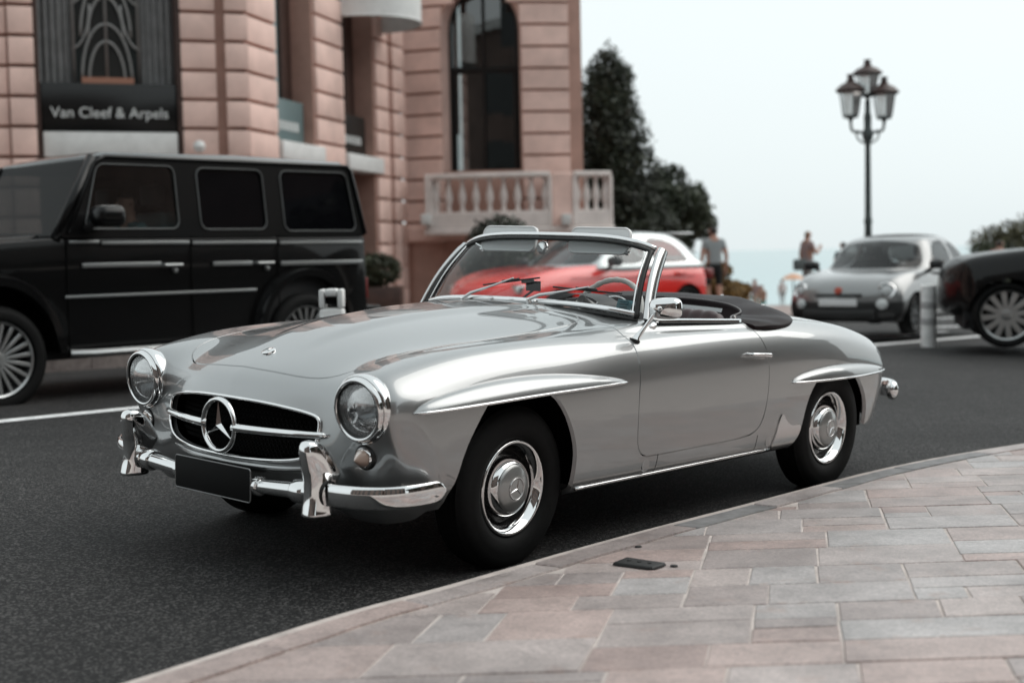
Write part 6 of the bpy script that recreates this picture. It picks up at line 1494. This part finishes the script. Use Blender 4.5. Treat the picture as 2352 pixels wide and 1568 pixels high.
# bollards
BW = mat('bollard_white', (.80, .80, .79), rough=.5, noise=(10, .2)); BG = mat('bollard_grey', (.42, .42, .42), rough=.5)
c = at(2133, 783, 17.0); h_ = (783 - 640) * 17.0 / 3180; bo = empty('bollard', 'white round bollard with grey bands on the road before the grey car', 'bollard', loc=(c[0], c[1], float(land(c[0], c[1]))))
mk('post', *lathe_geo([(.095, 0), (.095, h_ * .98), (.08, h_), (0, h_)], (0, 0, 0), (0, 0, 1), 24), BW, bo, auto=40)
for z in (.36, .62): mk('band', *lathe_geo([(.0955, h_ * z), (.098, h_ * (z + .01)), (.098, h_ * (z + .10)), (.0955, h_ * (z + .11))], (0, 0, 0), (0, 0, 1), 24, cap=False), BG, bo)
D = 9.3; c = at(766, 800, D); zt_ = zpx(766, 663, D); gz_ = float(land(c[0], c[1])); bo = empty('bollard', 'pale grey slotted bollard between the roadster and the black wagon', 'bollard', loc=(c[0], c[1], gz_)); H_ = zt_ - gz_; wv = 27 * D / 3180
b = MB(); b.prism([(-wv, 0), (wv, 0), (wv, H_ - .13), (-wv, H_ - .13)], 'y', -wv, wv); b.build('post', BW, bo, bevel=.02)
b = MB(); b.box(-wv, -wv * .55, -wv, wv, H_ - .128, H_ - .002); b.build('handle_side', BW, bo, bevel=.012); b = MB(); b.box(wv * .55, wv, -wv, wv, H_ - .128, H_ - .002); b.build('handle_side', BW, bo, bevel=.012); b = MB(); b.box(-wv * .5, wv * .5, -wv, wv, H_ - .05, H_); b.build('handle_top', BW, bo, bevel=.012); b = MB(); b.box(-wv * .5, wv * .5, -wv * .6, wv * .5, H_ - .10, H_ - .055); b.build('handle_slot', BLACK, bo)
# ---- people: one skinned body each
SKIN = mat('skin', (.42, .24, .18), rough=.55); HAIR = mat('dark_hair', (.02, .015, .012), rough=.6)
def person(label, loc, rz, J, shirt, bottom, h=1.75, sleeve=.5, leg=.5, hair=HAIR, shoe=None, skin=SKIN, group=None):
    """J overrides joint places (x right, y forward, z up, for a 1.75 m figure)"""
    B = dict(pel=(0, 0, .95), spi=(0, .01, 1.13), che=(0, .0, 1.33), nec=(0, .0, 1.49), heb=(0, .015, 1.56), hem=(0, .02, 1.64), het=(0, .015, 1.71))
    for s, k in ((1, 'r'), (-1, 'l')):
        B.update({'sh' + k: (s * .185, 0, 1.42), 'el' + k: (s * .245, -.03, 1.14), 'wr' + k: (s * .255, .05, .90), 'ha' + k: (s * .25, .07, .82), 'hi' + k: (s * .095, 0, .90), 'kn' + k: (s * .10, .02, .50), 'an' + k: (s * .10, -.02, .09), 'to' + k: (s * .115, .15, .04)})
    B.update(J); rad = dict(pel=.135, spi=.12, che=.145, nec=.058, heb=.07, hem=.092, het=.062)
    for k in 'rl': rad.update({'sh' + k: .066, 'el' + k: .043, 'wr' + k: .030, 'ha' + k: .034, 'hi' + k: .09, 'kn' + k: .058, 'an' + k: .040, 'to' + k: .035})
    names = list(B); E = [('pel', 'spi'), ('spi', 'che'), ('che', 'nec'), ('nec', 'heb'), ('heb', 'hem'), ('hem', 'het')]
    for k in 'rl': E += [('che', 'sh' + k), ('sh' + k, 'el' + k), ('el' + k, 'wr' + k), ('wr' + k, 'ha' + k), ('pel', 'hi' + k), ('hi' + k, 'kn' + k), ('kn' + k, 'an' + k), ('an' + k, 'to' + k)]
    sc_ = h / 1.75; me = bpy.data.meshes.new('skel'); me.from_pydata([tuple(np.array(B[n]) * sc_) for n in names], [(names.index(a), names.index(b)) for a, b in E], [])
    o = bpy.data.objects.new('person', me); COL.objects.link(o); md = o.modifiers.new('s', 'SKIN'); md.use_smooth_shade = True
    for i, n in enumerate(names): me.skin_vertices[0].data[i].radius = (rad[n] * sc_ * (1.25 if n in ('che', 'spi', 'pel') else 1), rad[n] * sc_ * (.85 if n in ('che', 'spi', 'pel') else 1)); me.skin_vertices[0].data[i].use_root = (n == 'pel')
    sb = o.modifiers.new('u', 'SUBSURF'); sb.levels = 2; sb.render_levels = 2
    dg = bpy.context.evaluated_depsgraph_get(); nm = bpy.data.meshes.new_from_object(o.evaluated_get(dg)); bpy.data.objects.remove(o)
    V = [tuple(v.co) for v in nm.vertices]; Fc = [tuple(p.vertices) for p in nm.polygons]
    for k in 'rl':                                   # five separate fingers on each hand
        w0, h0 = Vector(B['wr' + k]) * sc_, Vector(B['ha' + k]) * sc_; d = (h0 - w0).normalized(); si = Vector((0, 1, 0)).cross(d).normalized() if abs(d.y) < .9 else Vector((1, 0, 0)); fw = d.cross(si).normalized()
        for i, (off, ln) in enumerate(((-.026, .07), (-.009, .082), (.009, .076), (.025, .06))):
            p = h0 + fw * off * sc_; V2, F2 = tube_geo([p, p + d * ln * .55 * sc_, p + (d * ln + si * .012) * sc_], [.009 * sc_, .0085 * sc_, .007 * sc_], 6); b0 = len(V); V += [tuple(v) for v in V2]; Fc += [tuple(i_ + b0 for i_ in f) for f in F2]
        p = w0 + d * .03 * sc_; V2, F2 = tube_geo([p, p + (fw * -.04 + d * .02) * sc_, p + (fw * -.05 + d * .055) * sc_], [.012 * sc_, .010 * sc_, .008 * sc_], 6); b0 = len(V); V += [tuple(v) for v in V2]; Fc += [tuple(i_ + b0 for i_ in f) for f in F2]
    hd = Vector(B['hem']) * sc_
    for (c_, r_) in ((Vector((0, .098, -.02)), .016), (Vector((.088, 0, -.01)), .02), (Vector((-.088, 0, -.01)), .02)):
        V2, F2 = lathe_geo([(0, -r_), (r_ * .8, -r_ * .5), (r_, 0), (r_ * .8, r_ * .5), (0, r_)], tuple(hd + c_ * sc_), (0, 0, 1), 8); b0 = len(V); V += [tuple(v) for v in V2]; Fc += [tuple(i_ + b0 for i_ in f) for f in F2]
    segs = [(np.array(B[a]) * sc_, np.array(B[b]) * sc_, a, b) for a, b in E]; mi = []
    Va = np.array(V); Cn = np.array([Va[list(f)].mean(0) for f in Fc]); Ds, Ts = [], []
    for (a, b, na, nb) in segs:
        t = np.clip(((Cn - a) @ (b - a)) / (((b - a) ** 2).sum() + 1e-9), 0, 1); Ts.append(t); Ds.append(np.linalg.norm(Cn - a - t[:, None] * (b - a), axis=1))
    Ds, Ts = np.array(Ds), np.array(Ts); bi = Ds.argmin(0)
    for fi in range(len(Fc)):
        c_ = Cn[fi]; best = (0, segs[bi[fi]][2], segs[bi[fi]][3], Ts[bi[fi], fi])
        _, na, nb, t = best; q = 0
        if na in ('spi', 'che') and nb != 'nec' or (na == 'pel' and nb == 'spi' and t > .3) or (nb == 'nec' and t < .55): q = 1
        elif na[:2] == 'sh' and t < sleeve: q = 1
        elif na[:2] == 'sh' or na[:2] in ('el', 'wr'): q = 1 if (sleeve > 1 and na[:2] == 'el' and t < .9) or (sleeve > 1 and na[:2] == 'sh') else 0
        elif na == 'pel' or (na[:2] == 'hi' and t < leg * 2) or (na[:2] == 'kn' and t < leg * 2 - 1): q = 2
        elif na[:2] == 'an': q = 4
        elif na in ('heb', 'hem'): q = 3 if (c_[2] > hd.z + .03 * sc_ or c_[1] < hd.y - .02 * sc_) else 0
        mi.append(q)
    ob = mk('person', V, Fc, [skin, shirt, bottom, hair, shoe or mat('shoe_dark', (.03, .03, .03), rough=.6)]); ob.data.polygons.foreach_set('material_index', mi); ob.location = loc; ob.rotation_euler = (0, 0, rz)
    return tag(ob, label, 'person', group)
GT = mat('grey_shirt', (.26, .29, .30), rough=.85); BS = mat('black_cloth', (.008, .009, .010), rough=.85); PT = mat('dusty_pink_top', (.30, .22, .215), rough=.85); WT = mat('white_cloth', (.62, .60, .60), rough=.85); GP = mat('grey_trousers', (.30, .31, .31), rough=.85); TC = mat('teal_cloth', (.02, .16, .14), rough=.8); OR = mat('orange_cloth', (.62, .36, .24), rough=.8)
D = 29.0; b_ = gpos(1643, D); hh = zpx(1643, 516, D) - b_[2]
person('man in grey shirt and black shorts walking away towards the sea', b_, R(12), dict(knl=(-.10, .10, .52), anl=(-.1, -.02, .10), anr=(.1, -.10, .10)), GT, BS, h=hh, leg=.40)
D = 32.0; b_ = gpos(1857, D); hh = 1.72
person('woman in dusty pink top standing left of the grey city car with a bag', (b_[0], b_[1], zpx(1857, 527, D) - hh), R(-70), dict(elr=(.22, .10, 1.18), wrr=(.10, .28, 1.28), har=(.06, .32, 1.33)), PT, GP, h=hh, leg=.95, hair=mat('fair_hair', (.20, .13, .08), rough=.7))
bg_ = MB(); q = at(1838, 607, 31.8); bg_.box(q[0] - .16, q[0] + .16, q[1] - .07, q[1] + .07, q[2] - .14, q[2] + .12); tag(bg_.build('shoulder_bag', mat('grey_bag', (.10, .12, .12), rough=.7), bevel=.05, seg=3), 'grey shoulder bag carried by the woman in pink', 'bag')
D = 38.0; b_ = at(1797, 706, D); hh = (706 - 640) * D / 3180
person('child in white top standing on the lower terrace', tuple(b_), R(20), dict(), WT, GP, h=hh, leg=.95, shoe=mat('red_shoe', (.35, .04, .02), rough=.6))
sit = dict(pel=(0, 0, .42), spi=(0, .02, .60), che=(0, .03, .80), nec=(0, .04, .96), heb=(0, .06, 1.03), hem=(0, .065, 1.11), het=(0, .06, 1.18))
for s, k in ((1, 'r'), (-1, 'l')): sit.update({'sh' + k: (s * .18, .03, .89), 'el' + k: (s * .22, .05, .62), 'wr' + k: (s * .13, .27, .52), 'ha' + k: (s * .10, .34, .50), 'hi' + k: (s * .10, .02, .40), 'kn' + k: (s * .12, .44, .46), 'an' + k: (s * .11, .50, .08), 'to' + k: (s * .11, .66, .04)})
D = 37.0; b_ = at(1735, 712, D)
person('seated person in pale pink top on the lower terrace', (b_[0], b_[1], b_[2] + .05), R(150), sit, PT, TC, h=1.15)
b_ = at(1752, 716, 36.5); person('smaller seated person with teal shorts beside the pale pink one', (b_[0], b_[1], b_[2]), R(130), sit, mat('tan_top', (.32, .20, .15), rough=.8), TC, h=1.05)
D = 30; b_ = gpos(1941, D); hh = zpx(1941, 552, D) - b_[2]; person('dark haired person standing behind the grey city car', b_, R(10), dict(), BS, BS, h=hh, leg=.9)
D = 30; b_ = gpos(2298, D); hh = zpx(2298, 548, D) - b_[2]; person('person in salmon top standing behind the black car at right', b_, R(-40), dict(), mat('salmon_cloth', (.42, .15, .13), rough=.8), BS, h=hh, leg=.9)
um = at(1822, 640, 40); ub_ = empty('parasol', 'small orange parasol on the lower terrace left of the grey car', 'parasol', loc=(um[0], um[1], um[2] - 1.6)); mk('canopy', *lathe_geo([(.34, 1.58), (.28, 1.64), (.14, 1.72), (0, 1.75)], (0, 0, 0), (0, 0, 1), 14, cap=False), OR, ub_); mk('pole', *tube_geo([(0, 0, -.2), (0, 0, 1.76)], .02, 6), LAMPG, ub_)
# driver in the black wagon
gi = GM @ Vector((-1.50, .38, .52)); fwd = math.atan2(GM[1][0], GM[0][0])
dv = dict(sit); dv.update(wrr=(.10, .42, .78), har=(.08, .48, .80), wrl=(-.10, .42, .78), hal=(-.08, .48, .80), elr=(.22, .18, .66), ell=(-.22, .18, .66))
person('driver in teal shirt seated in the black wagon', tuple(gi), fwd - math.pi / 2, dv, mat('teal_shirt', (.05, .13, .14), rough=.8), BS, h=1.75)
# ================================================================== across the pavement, behind the camera: mirrored in paint, chrome and glass
OPP = mat('opposite_stone', (.17, .125, .11), rough=.8, noise=(1.5, .3))
def opp_block(name, label, x0, x1, y0, h, nwin, lev, M=Matrix.Identity(4)):
    o = empty(name, label, 'building', M=M); b = MB(); b.box(x0, x1, y0 - 8, y0, -.5, h); b.build('wall', OPP, o)
    for k in range(nwin):
        for l in range(lev):
            cx = x0 + (k + .5) * (x1 - x0) / nwin; z = 1.2 + l * 3.4; b = MB(); b.box(cx - .65, cx + .65, y0 - .02, y0 + .03, z, z + 2.1); b.build('window', WPANE, o)
    b = MB(); b.box(x0 - .1, x1 + .1, y0, y0 + .35, h - .5, h - .1); b.build('cornice', SILL, o)
opp_block('stone_house', 'brownish stone house across the pavement seen in the chrome', -26, -4, -13, 12.5, 7, 3)
opp_block('stone_house', 'taller brownish stone house right of its neighbour seen in the chrome', -3.2, 13, -15, 15, 5, 4)
opp_block('stone_house', 'long low stone house to the right seen in the black wagon windows', -17, 16, 0, 9.5, 10, 2, Matrix.Translation((18.5, 0, 0)) @ Matrix.Rotation(R(90), 4, 'Z'))
TL = ['broad dark tree on the pavement mirrored low in the door', 'smaller dark tree mirrored in the rear wing of the roadster', 'tall dark tree at the far end of the mirrored row', 'dark tree before the taller stone house in reflections', 'dark tree at the near end of the mirrored row']
for i, (x, y, h) in enumerate(((14.5, 1.5, 5.2), (14.2, 7.5, 4.4), (15, 12.5, 6), (13, -10, 7), (14, -4.5, 6))):
    tree('street_tree', TL[i], 'tree', (x, y, -.1), ball_clumps((0, 0, h * .66), h * .36, 16, 30 + i), 5000, .2, MDLEAF, 40 + i, (h * .55, .18), group='trees across the pavement')
